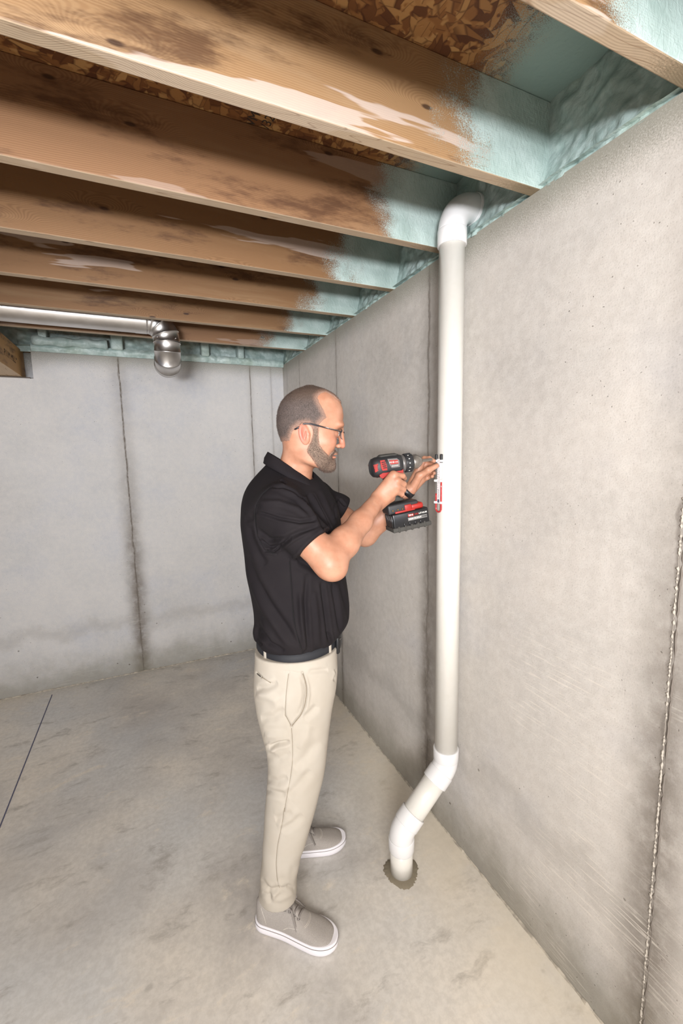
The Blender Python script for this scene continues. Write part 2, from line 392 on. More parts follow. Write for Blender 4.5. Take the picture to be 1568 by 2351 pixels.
for k in range(-4, 6):
    y0 = -2.572+.4064*k+JW; y1 = (-2.572+.4064*(k+1)-JW) if k < 5 else .12
    near_x = .035
    # rim face, curling forward at the foot and over the wall top
    V, F = foam_patch((near_x, y0-.004, JT+.001), (0, y1-y0+.008, 0), (0, 0, -(JT-HW)-.006), (-1, 0, 0), 64, 44, .019, k*3.7,
                      lambda a, b: .006+.022*max(0, b-.6)/.4)
    rows.append((V, F))
    V, F = foam_patch((.125, y0-.004, HW-.002), (0, y1-y0+.008, 0), (-.135, 0, 0), (0, 0, 1), 40, 14, .006, k*2.1, lambda a, b: .010+.012*(1-b))
    rows.append((V, F))
off = 0; VV = []; FF = []
for V, F in rows:
    VV += V; FF += [tuple(i+off for i in f) for f in F]; off += len(V)
fo = mesh('spray_foam', VV, FF, m_foam)
tag(fo, 'pale turquoise spray foam between the joist ends along the top of the right wall', 'insulation', kind='stuff')
# back rim: foam roll along the wall top, lumpy, with blocking pieces
V, F = foam_patch((-2.6, .055, JT-.02), (2.66, 0, 0), (0, 0, -(JT-HW)+.006), (0, -1, 0), 240, 30, .03, 11., lambda a, b: .0+.03*max(0, b-.3))
V2, F2 = foam_patch((-1.735, -.006, HW+.035), (1.735, 0, 0), (0, 0, -.055), (0, -1, 0), 260, 12, .014, 23., lambda a, b: .012*math.sin(b*3.14)+.012)
V3, F3 = foam_patch((-2.6, .09, HW+.001), (2.66, 0, 0), (0, -.11, 0), (0, 0, 1), 200, 12, .014, 31., lambda a, b: .018)
VV = []; FF = []; off = 0
for V, F in ((V, F), (V2, F2), (V3, F3)):
    VV += V; FF += [tuple(i+off for i in f) for f in F]; off += len(V)
for (x, w_) in ((-1.66, .05), (-1.22, .075), (-.62, .06), (-.35, .05)):
    P = [(x+w_*(a-.5), -.012-.006*math.sin(a*7), HW+.03) for a in np.linspace(0, 1, 5)]
    b = box_bm(x-w_/2, x+w_/2, -.06, .06, HW+.02, JT-.004, .012, 3); me = bpy.data.meshes.new('t'); b.to_mesh(me); b.free()
    VV += [tuple(v.co) for v in me.vertices]; FF += [tuple(i+off for i in f.vertices) for f in me.polygons]; off += len(me.vertices)
# a long rounded bead lying on the wall top at the left
V, F = tube([(x, -.035+.006*math.sin(x*9), HW+.055+.008*math.sin(x*5)) for x in np.linspace(-1.72, -1.28, 24)], [.03+.005*math.sin(i*.9) for i in range(24)], 12)
VV += V; FF += [tuple(i+off for i in f) for f in F]; off += len(V)
fb = mesh('spray_foam', VV, FF, m_foam)
tag(fb, 'lumpy turquoise spray foam along the top of the back wall', 'insulation', kind='stuff')

# casting ridges and joints in the concrete
def ridge(wall, axis, s, z0, z1, r, n, mat, seed, broken=0.0):
    rg = random.Random(seed); P = []; R = []
    for i in range(n+1):
        z = z0+(z1-z0)*i/n; wob = rg.uniform(-1, 1)*r*.35
        P.append((0.0, s+wob, z) if axis == 1 else (s+wob, 0.0, z))
        R.append(r*(.15 if rg.random() < broken else rg.uniform(.55, 1.25)))
    V, F = tube(P, R, 6); o = mesh('casting_ridge', V, F, mat, wall, False); return o
m_ridge = plain('ridge_concrete', rgb(186, 178, 166), .95); m_ridge_d = plain('joint_dark', rgb(118, 110, 102), .95)
ridge(wall_r, 1, -3.022, .01, 1.75, .0030, 420, m_ridge, 3, .5)['label'] = 'pale broken bead of concrete'
ridge(wall_r, 1, -3.030, .01, 1.9, .003, 160, m_ridge_d, 8, .3)
ridge(wall_r, 1, -2.052, .01, 2.38, .0032, 220, m_ridge_d, 4, .4)
ridge(wall_r, 1, -1.104, .01, 2.38, .0022, 120, m_ridge_d, 5, .4)
ridge(wall_r, 1, -.42, 1.2, 2.36, .0015, 50, m_ridge_d, 6, .3)
ridge(wall_b, 0, -1.223, .01, 2.38, .0034, 200, m_ridge_d, 9, .35)
ridge(wall_b, 0, -.276, .01, 2.38, .0022, 120, m_ridge_d, 10, .4)
# rough mortar line where the slab meets the walls
m_mort = NT('floor_joint_mortar'); p = m_mort.pos(); m_mort = m_mort.done(m_mort.mix(m_mort.step(m_mort.noise(p, 30, 4), .35, .65), rgb(150, 142, 130), rgb(198, 188, 172)), .9)
def jag(P, r, seed):
    rg = random.Random(seed); return tube(P, [r*rg.uniform(.5, 1.4) for _ in P], 7)
V, F = jag([(x, -.001, .0) for x in np.linspace(-4, -.01, 220)], .0065, 1); tag(mesh('baseboard_back', V, F, m_mort, None, False), kind='structure')
V, F = jag([(-.001, y, .0) for y in np.linspace(-5.2, -.01, 260)], .006, 2); tag(mesh('baseboard_right', V, F, m_mort, None, False), kind='structure')
# saw-cut control joint in the slab
m_cut = plain('saw_cut', rgb(92, 92, 112), .9)
bobj('control_joint', box_bm(-1.8245, -1.8185, -4.5, -.085, -.001, .0012), m_cut, floor)

# beam in its pocket at the left
bt = thing('support_beam', 'built-up wooden beam whose end sits in a pocket of the back wall at the left edge', 'beam', (-1.895, .12, PZ))
bobj('beam_body', box_bm(-.088, .088, -3.1, 0.0, .012, HW-PZ-.001, .003), m_beam, bt)
m_ink = plain('stamp_ink', rgb(52, 42, 34), .9)
text_obj('stamped_lettering', 'P11M MILL', .055, m_ink, bt, (.0885, -.36, .09), (math.radians(90), 0, math.radians(90)), .0001)
bobj('bearing_pad', box_bm(-.09, .13, -.10, 0.0, .0005, .0115, .002), plain('pad_grey', rgb(110, 100, 92), .9), bt)
# grade stamp on the sheathing above the second bay
text_obj('stamped_lettering', 'DWMM\n26/32', .042, m_ink, ceil, tuple(on(594, 284, 2, JT)-np.array([0, 0, .0004])), (math.radians(180), 0, math.radians(-82)), .0001)
# nail
# ------------------------------------------------------------------ PVC vent pipe
t = NT('white_pvc'); p = t.pos('World')
m_pvc = t.done(t.mix(t.step(t.noise(p, 30, 3), .4, .7, 0, .25), rgb(224, 220, 212), rgb(216, 211, 200)), .32, **{'Coat Weight': .15})
m_pvc2 = plain('white_pvc_fitting', rgb(228, 226, 225), .2)
PXc, PYc, PR, HR = -.068, -2.28, .0445, .0505
pp = thing('vent_pipe', 'tall white plastic vent pipe rising from the floor into the foam', 'pipe', (PXc, PYc, 0))
def arc(c, r, a0, a1, n=16):  # in the x-z plane
    return [(c[0]+r*math.cos(a), 0, c[1]+r*math.sin(a)) for a in np.linspace(a0, a1, n)]
zb, zt = .395, 2.405
LX = -.212; zl = zb+LX   # lower bend
V, F = tube([(0, 0, zb+.04), (0, 0, zt)], PR, 48); mesh('straight_pipe', V, F, m_pvc, pp)
V, F = tube([(LX, 0, .0), (LX, 0, .12)], PR, 48); mesh('floor_stub', V, F, m_pvc, pp)
s = math.sqrt(.5); V, F = tube([(LX+.02, 0, zl+.02), (-.02, 0, zb-.02)], PR, 48); mesh('diagonal_pipe', V, F, m_pvc, pp)
def elbow(name, P, d0, d1, h0=.045, h1=.045, rim0=True):
    """bend body along P, hubs at both ends in directions d0 (out of the start) and d1 (out of the end)"""
    V, F = tube(P, PR+.0035, 48); e = mesh(name, V, F, m_pvc2, pp)
    for (c, d, h) in ((P[0], d0, h0), (P[-1], d1, h1)):
        c = np.array(c); d = np.array(d, float); d /= np.linalg.norm(d)
        prof = [(PR+.002, -.004), (HR-.001, -.002), (HR, 0), (HR, h-.003), (HR-.001, h-.0005), (HR-.0025, h), (PR+.001, h)]
        V, F = lathe(prof, 48); q = Vector((0, 0, 1)).rotation_difference(Vector(d))
        V = [tuple(q @ Vector(v)+Vector(c)) for v in V]
        mesh('hub', V, F, m_pvc2, e)
    return e
ra = .075; tn = ra*math.tan(math.radians(22.5))
# upper 45: vertical (from above) to diagonal (down-left)
c = (-ra, zb+tn); P = arc(c, ra, 0, -math.pi/4, 14); elbow('elbow_fitting', P, (0, 0, 1), (-1, 0, -1), .046, .05)
c = (LX+ra, zl-tn); P = arc(c, ra, math.pi*.75, math.pi, 14); elbow('elbow_fitting', P, (1, 0, 1), (0, 0, -1), .05, .048)
# top 90
R9 = .088; P = [(R9-R9*math.cos(a), 0, zt+.012+R9*math.sin(a)) for a in np.linspace(0, math.pi/2, 26)]
elbow('elbow_fitting', P, (0, 0, -1), (1, 0, 0), .05, .035)
V, F = tube([(R9+.01, 0, zt+.012+R9), (.19, 0, zt+.012+R9)], PR, 40); mesh('exit_pipe', V, F, m_pvc, pp)
# ragged sealant ring on the floor
rg = random.Random(5); V = []; F = []; n = 72
for k in range(n):
    a = 2*math.pi*k/n; r1 = .064+.007*rg.random()+.006*math.sin(3*a+1)
    for r, z in ((PR-.001, .006), (PR+.006, .0045), (r1-.004, .0035), (r1, .0002)): V.append((LX+r*math.cos(a), r*math.sin(a), z))
for k in range(n):
    for j in range(3): F.append((k*4+j, k*4+j+1, ((k+1) % n)*4+j+1, ((k+1) % n)*4+j))
o = mesh('floor_sealant', V, F, plain('grey_sealant', rgb(128, 118, 100), .85), pp); o['label'] = 'ragged grey sealant ring'

# ------------------------------------------------------------------ metal duct
t = NT('galvanised_metal'); p = t.pos()
m_met = t.done(t.mix(t.noise(p, 12, 3), rgb(196, 192, 188), rgb(226, 224, 222)), t.step(t.noise(p, 8, 2), .3, .7, .30, .42), t.bump(t.noise(p, 14, 2), .05, .01), metal=1.0)
DY, DZ, DR = -.74, 2.450, .073
dt = thing('metal_duct', 'shiny round metal duct under the joists, elbow turning down near the back wall', 'duct', (-1.0, DY, DZ))
xe = -.035
V, F = tube([(-3.2, 0, 0), (xe-.045, 0, 0)], DR, 48, False); mesh('straight_duct', V, F, m_met, dt)
V, F = tube([(xe-.06, 0, 0), (xe, 0, 0)], DR+.0015, 48, False); mesh('duct_sleeve', V, F, m_met, dt)
def gore(P, name='elbow_segment'):
    """each straight gore of an adjustable elbow is a piece, with a raised bead between gores"""
    P = np.array(P); 
    for i in range(len(P)-1):
        d = P[i+1]-P[i]; L_ = np.linalg.norm(d); d /= L_
        tin = d if i == 0 else (P[i]-P[i-1])/np.linalg.norm(P[i]-P[i-1])+d
        tout = d if i == len(P)-2 else (P[i+2]-P[i+1])/np.linalg.norm(P[i+2]-P[i+1])+d
        tin = tin/np.linalg.norm(tin); tout = tout/np.linalg.norm(tout)
        a = np.array([0, 1., 0]) if abs(d[1]) < .9 else np.array([1., 0, 0]); n1 = a-d*(a@d); n1 /= np.linalg.norm(n1); n2 = np.cross(d, n1)
        def ring(c, nrm, r):
            out = []
            for k in range(48):
                al = 2*math.pi*k/48; o_ = n1*math.cos(al)*r+n2*math.sin(al)*r; tt = -(o_@nrm)/(d@nrm); out.append(c+o_+d*tt)
            return out
        A = [ring(P[i], tin, DR+.003), ring(P[i]+d*.003, tin, DR), ring(P[i+1]-d*.004, tout, DR+.0005), ring(P[i+1]-d*.001, tout, DR+.003), ring(P[i+1], tout, DR+.002)]
        V, F = loft(A, False); mesh(name, V, F, m_met, dt)
# bend from +x down to -z
gore([(xe, 0, 0), (xe+.032, 0, 0), (xe+.075, 0, -.022), (xe+.102, 0, -.072), (xe+.106, 0, -.12)])
gore([(xe+.106, 0, -.12), (xe+.106, .0, -.165), (xe+.106, .022, -.205), (xe+.106, .066, -.222), (xe+.106, .11, -.222)])
for (y, z) in ((-.745, 0),):
    bobj('hanger_strap', box_bm(-.6, -.58, -.0755, .0755, .076, .078), m_met, dt)
for a in (0.6, 2.2, 3.9, 5.4):
    V, F = lathe([(0.0001, .0035), (.003, .003), (.0038, 0)], 10); q = Vector((0, 0, 1)).rotation_difference(Vector((math.cos(a), math.sin(a), 0)))
    mesh('screw', [tuple(q @ Vector(v)+Vector((xe+.106+DR*math.cos(a), DR*math.sin(a), -.10))) for v in V], F, m_met, dt)
# ------------------------------------------------------------------ distance-field modelling tools
PO = np.array([-.72, -2.17, 0.]); TH = -math.atan2(.296, .955)
PU = np.array([math.cos(TH), math.sin(TH), 0]); PV = np.array([-math.sin(TH), math.cos(TH), 0])
def L(x, y, v):
    """point of the person's own frame (forward u, away v, up z) seen at a pixel, at depth v"""
    d = ray(x, y); t = ((PO+PV*v-CAM)@PV)/(d@PV); q = CAM+d*t-PO
    return np.array([q@PU, v, q[2]])
def toW(P): P = np.asarray(P); return PO+P[..., :1]*PU+P[..., 1:2]*PV+P[..., 2:3]*np.array([0, 0, 1.])
CL = np.array([(CAM-PO)@PU, (CAM-PO)@PV, CAM[2]])
def smin(a, b, k):
    h = np.clip(.5+.5*(b-a)/k, 0, 1); return b+(a-b)*h-k*h*(1-h)
def smax(a, b, k): return -smin(-a, -b, k)
def cap(G, a, b, ra, rb=None):
    rb = ra if rb is None else rb
    X, Y, Z = G; d = np.subtract(b, a); l2 = float(d@d)+1e-12
    px, py, pz = X-a[0], Y-a[1], Z-a[2]
    t = np.clip((px*d[0]+py*d[1]+pz*d[2])/l2, 0, 1)
    return np.sqrt((px-t*d[0])**2+(py-t*d[1])**2+(pz-t*d[2])**2)-(ra+(rb-ra)*t)
def chain(G, P, R, k=.006):
    out = None
    for i in range(len(P)-1):
        d = cap(G, P[i], P[i+1], R[i], R[i+1]); out = d if out is None else smin(out, d, k)
    return out
def ell(G, c, r, rot=None):
    X, Y, Z = (G[i]-c[i] for i in range(3))
    if rot is not None:
        R_ = np.array(Euler(rot).to_matrix()).T
        X, Y, Z = (R_[i][0]*X+R_[i][1]*Y+R_[i][2]*Z for i in range(3))
    k0 = np.sqrt((X/r[0])**2+(Y/r[1])**2+(Z/r[2])**2)+1e-9; k1 = np.sqrt((X/r[0]**2)**2+(Y/r[1]**2)**2+(Z/r[2]**2)**2)+1e-9
    return k0*(k0-1)/k1
def prof(z, pts, sm=.012):
    pts = sorted(pts); zz = np.linspace(pts[0][0]-.1, pts[-1][0]+.1, 1600); v = np.interp(zz, [p[0] for p in pts], [p[1] for p in pts])
    n = max(1, int(sm/(zz[1]-zz[0]))); ker = np.exp(-.5*(np.arange(-3*n, 3*n+1)/n)**2); ker /= ker.sum()
    v = np.convolve(np.pad(v, 3*n, mode='edge'), ker, 'valid'); return np.interp(z, zz, v)
def nets(f, lo, hi, h, B=14):
    lo = np.array(lo, float); n = np.ceil((np.array(hi)-lo)/h).astype(int)+1; n = ((n-1)//B+1)*B+1
    ax = [(lo[i]+h*np.arange(n[i])).astype(np.float32) for i in range(3)]
    nb = (n-1)//B
    cs = [lo[i]+h*(B*np.arange(nb[i])+B/2) for i in range(3)]
    C = f((cs[0][:, None, None], cs[1][None, :, None], cs[2][None, None, :])); C = np.broadcast_to(C, tuple(nb))
    Fv = np.repeat(np.repeat(np.repeat(np.where(C > 0, 1, -1).astype(np.float32), B, 0), B, 1), B, 2)
    Fv = np.pad(Fv, ((0, 1),)*3, mode='edge')
    act = np.argwhere(np.abs(C) < B*h*1.05+.008)
    for (i, j, k) in act:
        sl = [slice(q*B, q*B+B+1) for q in (i, j, k)]
        G = (ax[0][sl[0]][:, None, None], ax[1][sl[1]][None, :, None], ax[2][sl[2]][None, None, :])
        Fv[sl[0], sl[1], sl[2]] = f(G)
    S = Fv < 0
    a = np.zeros([m-1 for m in Fv.shape], np.uint8)
    for dx in (0, 1):
        for dy in (0, 1):
            for dz in (0, 1): a += S[dx:dx+a.shape[0], dy:dy+a.shape[1], dz:dz+a.shape[2]]
    cell = np.argwhere((a > 0) & (a < 8)); m = len(cell)
    idx = np.full(a.shape, -1, np.int32); idx[cell[:, 0], cell[:, 1], cell[:, 2]] = np.arange(m)
    cor = np.array([(x, y, z) for x in (0, 1) for y in (0, 1) for z in (0, 1)])
    val = np.stack([Fv[cell[:, 0]+c[0], cell[:, 1]+c[1], cell[:, 2]+c[2]] for c in cor], 1)
    acc = np.zeros((m, 3)); cnt = np.zeros(m)
    for p in range(8):
        for q in range(p+1, 8):
            if np.abs(cor[p]-cor[q]).sum() != 1: continue
            A, Bv = val[:, p], val[:, q]; c = (A < 0) != (Bv < 0)
            tt = np.where(c, A/np.where(c, A-Bv, 1), 0); acc += (cor[p]+(cor[q]-cor[p])*tt[:, None])*c[:, None]; cnt += c
    V = lo+h*(cell+acc/cnt[:, None])
    Q = []
    for d in range(3):
        o1, o2 = [(1, 2), (2, 0), (0, 1)][d]
        s0 = [slice(1, -1)]*3; s0[d] = slice(0, -1); s1 = list(s0); s1[d] = slice(1, None)
        A, Bv = S[tuple(s0)], S[tuple(s1)]; e = np.argwhere(A != Bv)
        sg = A[e[:, 0], e[:, 1], e[:, 2]]
        off = np.array([1, 1, 1]); off[d] = 0; e = e+off
        def at(u, v):
            c = e.copy(); c[:, o1] -= u; c[:, o2] -= v; return idx[c[:, 0], c[:, 1], c[:, 2]]
        q = np.stack([at(1, 1), at(0, 1), at(0, 0), at(1, 0)], 1); q[~sg] = q[~sg][:, ::-1]
        Q.append(q)
    Q = np.concatenate(Q); Q = Q[(Q >= 0).all(1)]
    return V, Q
def vnormals(V, Q):
    n = np.cross(V[Q[:, 2]]-V[Q[:, 0]], V[Q[:, 3]]-V[Q[:, 1]]); N = np.zeros_like(V)
    for j in range(4): np.add.at(N, Q[:, j], n)
    return N/(np.linalg.norm(N, axis=1)[:, None]+1e-12)
def relax(V, Q, it=1, w=.5):
    for _ in range(it):
        A = np.zeros_like(V); c = np.zeros(len(V))
        for j in range(4):
            for o in (1, 3): np.add.at(A, Q[:, j], V[Q[:, (j+o) % 4]]); np.add.at(c, Q[:, j], 1)
        V = V*(1-w)+w*A/np.maximum(c, 1)[:, None]
    return V
def crease(V, N, lines, vmax=.25):
    """carve folds (depth > 0) or raise ridges (depth < 0) along lines; only on the camera side of the cloth"""
    P = pix(toW(V)); vd = V-CL; vd /= np.linalg.norm(vd, axis=1)[:, None]; face = np.clip(-(N*vd).sum(1)*3, 0, 1)*(V[:, 1] < vmax)
    D = np.zeros(len(V))
    for pts, w, dep in lines:
        pts = np.array(pts, float); lo = pts.min(0)-4*w; hi = pts.max(0)+4*w
        m = np.where((P[:, 0] > lo[0]) & (P[:, 0] < hi[0]) & (P[:, 1] > lo[1]) & (P[:, 1] < hi[1]) & (face > 0))[0]
        if not len(m): continue
        q = P[m]; best = np.full(len(m), 1e9); tb = np.zeros(len(m)); n = len(pts)-1
        for i in range(n):
            d = pts[i+1]-pts[i]; t_ = np.clip(((q-pts[i])@d)/(d@d), 0, 1); r = np.hypot(*(q-pts[i]-t_[:, None]*d).T)
            c = r < best; best[c] = r[c]; tb[c] = (i+t_[c])/n
        taper = np.sqrt(np.clip(np.minimum(tb, 1-tb)*6, 0, 1)) if w > 2.2 else 1
        g = np.exp(-(best/w)**2)-.35*np.exp(-((best-1.9*w)/w)**2)*(w > 2.2)
        D[m] -= dep*g*taper*face[m]
    return V+N*D[:, None]
def trace(f, x, y, vmin=-.45, vmax=.3, off=0.0):
    """where the line of sight through a pixel meets a surface"""
    a = L(x, y, vmin); b = L(x, y, vmax); ts = np.linspace(0, 1, 900); P = a+(b-a)*ts[:, None]
    d = f((P[:, 0], P[:, 1], P[:, 2])); i = np.argmax(d < off) if (d < off).any() else int(np.argmin(d))
    if i > 0 and (d < off).any():
        w = (d[i-1]-off)/(d[i-1]-d[i]+1e-9); return P[i-1]+(P[i]-P[i-1])*w
    return P[i]
def grad(f, p, e=.002):
    p = np.array(p, float); g = []
    for i in range(3):
        q = p.copy(); q[i] += e; r = p.copy(); r[i] -= e
        g.append(float(f(tuple(np.array([v]) for v in q))[0]-f(tuple(np.array([v]) for v in r))[0]))
    g = np.array(g); return g/np.linalg.norm(g)

# ------------------------------------------------------------------ the figure: shapes
def slices(G, tab, cen, phi, n=2.0):
    """tab rows: z, back, front, half width right, half width left"""
    X, Y, Z = G; c, s = math.cos(phi), math.sin(phi)
    f = (X-cen[0])*c+(Y-cen[1])*s; r = (X-cen[0])*s-(Y-cen[1])*c
    back = prof(Z, [(t[0], t[1]) for t in tab]); fr = prof(Z, [(t[0], t[2]) for t in tab])
    br = prof(Z, [(t[0], t[3]) for t in tab]); bl = prof(Z, [(t[0], t[4] if len(t) > 4 else t[3]) for t in tab])
    m = (back+fr)/2; a = (fr-back)/2; b = np.where(r > 0, br, bl)
    if n == 2.0: k = np.sqrt(((f-m)/a)**2+(r/b)**2)
    else: k = (np.abs((f-m)/a)**n+np.abs(r/b)**n)**(1/n)
    d = (k-1)*np.minimum(a, b)
    d = np.maximum(d, Z-tab[-1][0]); return np.maximum(d, tab[0][0]-Z)
PHI = math.radians(-15)
TC = (.078, 0.)
torso_tab = [(.960, -.140, .128, .165), (.99, -.144, .136, .170), (1.03, -.146, .140, .174), (1.06, -.154, .164, .188), (1.083, -.144, .177, .190), (1.13, -.143, .180, .190),
             (1.177, -.149, .176, .188), (1.27, -.165, .165, .188), (1.362, -.174, .160, .192), (1.436, -.180, .152, .198), (1.50, -.176, .138, .195),
             (1.535, -.168, .118, .165), (1.565, -.152, .098, .125), (1.60, -.118, .060, .085), (1.63, -.085, .035, .065), (1.64, -.08, .03, .06)]
shR = np.array([.035, -.165, 1.495]); elR = L(757, 1292, -.235); wrR = L(866, 1148, -.045)
shL = np.array([.150, .150, 1.490]); elL = L(838, 1226, .17); wrL = L(936, 1126, .095)
hemR = L(718, 1249, -.215); dirR = (elR-shR)/np.linalg.norm(elR-shR)
hemL = L(784, 1172, .155); dirL = (elL-shL)/np.linalg.norm(elL-shL)
def folds(G, k):
    X, Y, Z = G; return np.sin(X*k*1.3+np.sin(Z*k*.7)*1.2+1.1)*np.sin(Y*k+Z*k*.5+np.sin(X*k*.9))
def torso(G):
    X, Y, Z = G
    d = slices(G, torso_tab, TC, PHI)
    d = smin(d, cap(G, (.04, -.05, 1.545), shR+np.array([0, .02, .018]), .052, .060), .06)
    d = smin(d, cap(G, (.09, .05, 1.545), shL+np.array([0, -.02, .018]), .052, .060), .06)
    return d
def shirt_f(G):
    X, Y, Z = G; d = torso(G)
    # drape: vertical pleats fanning out above the belt
    an = np.arctan2(Y-.0, X-.078); lo = np.clip((1.33-Z)/.3, 0, 1)
    d = d-.0042*lo*np.sin(an*9+np.sin(Z*9)*1.5+3*Z)*np.clip(1.2-np.abs(an+2.2)*.3, .3, 1)
    d = d-.003*folds(G, 21)
    t = ((X-shR[0])*dirR[0]+(Y-shR[1])*dirR[1]+(Z-shR[2])*dirR[2])
    s = cap(G, shR, hemR+dirR*.05, .074, .0665)
    s = s-.0028*np.sin(t*62+9*Y+np.sin(Z*30)*.8)*np.clip(t/.06, 0, 1)*np.clip((.20-t)/.05, 0, 1)
    cut = ((X-hemR[0])*dirR[0]+(Y-hemR[1])*dirR[1]+(Z-hemR[2])*dirR[2])
    s = smax(s-.0012*np.exp(-((cut+.006)/.004)**2), cut, .004)
    t2 = ((X-shL[0])*dirL[0]+(Y-shL[1])*dirL[1]+(Z-shL[2])*dirL[2])
    s2 = cap(G, shL, hemL+dirL*.05, .071, .061)-.0025*np.sin(t2*70+9*Y)*np.clip((.15-t2)/.05, 0, 1)
    cut2 = ((X-hemL[0])*dirL[0]+(Y-hemL[1])*dirL[1]+(Z-hemL[2])*dirL[2])
    s2 = smax(s2, cut2, .004)
    d = smin(smin(d, s, .022), s2, .022)
    pass
    d = smax(d, 1.034-Z+.003*np.sin(an*7), .010)
    # neck opening
    neck = cap(G, (.078, -.03, 1.585), (.095, -.035, 1.70), .066, .064)
    return np.maximum(d, -neck)
leg_tab = [(.119, -.096, .034, .064), (.14, -.094, .037, .066), (.16, -.090, .038, .066), (.215, -.084, .045, .066), (.28, -.076, .058, .068), (.314, -.074, .072, .070), (.38, -.068, .092, .073),
           (.45, -.063, .115, .076), (.52, -.052, .134, .078), (.564, -.046, .145, .079), (.61, -.043, .153, .082), (.67, -.047, .161, .087), (.73, -.060, .169, .093), (.80, -.073, .180, .10),
           (.87, -.078, .196, .105), (.93, -.075, .202, .105), (.99, -.07, .2, .10), (1.02, -.07, .2, .10)]
legL_tab = [(z, b+.022, f-.006 if z < .4 else f, w) for (z, b, f, w) in leg_tab]
def leg(G, tab, vpts):
    X, Y, Z = G; vc = prof(Z, vpts, .03)
    return slices((X, Y-vc, Z), tab, (0, 0), 0.0, 2.15)
pel_tab = [(.79, -.11, .09, .09), (.82, -.135, .105, .15), (.86, -.150, .118, .172), (.90, -.150, .124, .176), (.95, -.142, .128, .172), (.99, -.138, .130, .166), (1.03, -.138, .132, .164), (1.045, -.138, .132, .164)]
def pants_f(G):
    X, Y, Z = G
    r = leg(G, leg_tab, [(0, -.105), (.1, -.105), (.5, -.10), (.8, -.085), (1.0, -.075)])
    l = leg(G, legL_tab, [(0, .165), (.1, .165), (.5, .13), (.8, .09), (1.0, .075)])
    d = smin(r, l, .012); d = smin(d, slices(G, pel_tab, TC, PHI*.6), .03)
    w = np.clip(1.15-Z, .35, 1)
    d = d-.0028*w*folds(G, 17)-.0022*np.sin(Z*52+X*30+np.sin(Y*25)*1.5)*np.clip((.34-Z)/.25, 0, 1)
    d = np.maximum(d, 1.0*(Z-1.012))
    hole = np.minimum(ell(G, (-.030, -.105, .105), (.056, .056, .05)), ell(G, (-.024, .165, .105), (.048, .056, .05)))
    return np.maximum(d, -hole)

# head: own frame turned slightly away from the camera
HC = (.135, -.06); HA = math.radians(-1)
def hframe(G):
    X, Y, Z = G; c, s = math.cos(HA), math.sin(HA)
    return HC[0]+(X-HC[0])*c+(Y-HC[1])*s, -(X-HC[0])*s+(Y-HC[1])*c, Z
def hinv(p):
    c, s = math.cos(HA), math.sin(HA); f, l, z = p[0]-HC[0], p[1], p[2]
    return np.array([HC[0]+f*c-l*s, HC[1]+f*s+l*c, z])
def hp(cx, cy, v=-.06):
    """point from the head close-up (5.227x enlargement of the photograph)"""
    return L(600+cx/5.227, 860+cy/5.227, v)
head_tab = [(1.575, .085, .150, .030), (1.600, .082, .170, .045), (1.618, .078, .188, .054), (1.632, .074, .197, .060), (1.650, .066, .205, .064), (1.675, .054, .212, .068), (1.700, .045, .217, .071), (1.728, .036, .226, .074),
            (1.750, .032, .236, .0765), (1.775, .033, .243, .0775), (1.800, .038, .241, .0755), (1.822, .048, .233, .070), (1.843, .066, .216, .0605), (1.857, .087, .194, .047), (1.863, .099, .180, .037), (1.868, .111, .166, .026), (1.8705, .120, .155, .016), (1.8715, .130, .146, .008)]
def head_core(H, f_only=False):
    F_, Lt, Z = H
    back = prof(Z, [(t[0], t[1]) for t in head_tab], .004); fr = prof(Z, [(t[0], t[2]) for t in head_tab], .004); b = prof(Z, [(t[0], t[3]) for t in head_tab], .004)
    m = back*.52+fr*.48; a = np.where(F_ > m, fr-m, m-back)
    k = (np.abs((F_-m)/a)**2.25+np.abs(Lt/b)**2.25)**(1/2.25); d = (k-1)*np.minimum(a, b)
    # jaw rises towards the neck behind the chin
    d = smax(d, (1.607+(.175-F_)*.38)-Z, .016)
    return np.maximum(d, Z-1.8715)
def neck_f(G):
    X, Y, Z = G
    # neck leans forward
    d = slices((X-(Z-1.64)*.16, Y+.035+(Z-1.6)*.25, Z), [(1.40, .00, .15, .060), (1.56, .012, .150, .064), (1.60, .024, .146, .058), (1.64, .036, .146, .055), (1.68, .042, .143, .054), (1.72, .05, .14, .05)], (0, 0), 0.0)
    return d
def ear_f(H, sgn):
    c = np.array([.1135, sgn*.0785, 1.7185]); rot = (0, math.radians(-11), math.radians(-sgn*20))
    o = ell(H, c, (.0170, .0065, .0320), rot)
    R_ = np.array(Euler(rot).to_matrix()); out = R_@np.array([0, sgn*1., 0])
    o = smax(o, -ell(H, c+out*.0065+R_@np.array([.002, 0, .002]), (.0115, .0052, .0235), rot), .003)
    o = smin(o, ell(H, c+R_@np.array([.013, sgn*.001, -.002]), (.004, .005, .007), rot), .004)
    o = smin(o, ell(H, c+R_@np.array([.002, sgn*.003, -.004]), (.003, .0035, .013), (rot[0], rot[1]+.35, rot[2])), .003)
    return o
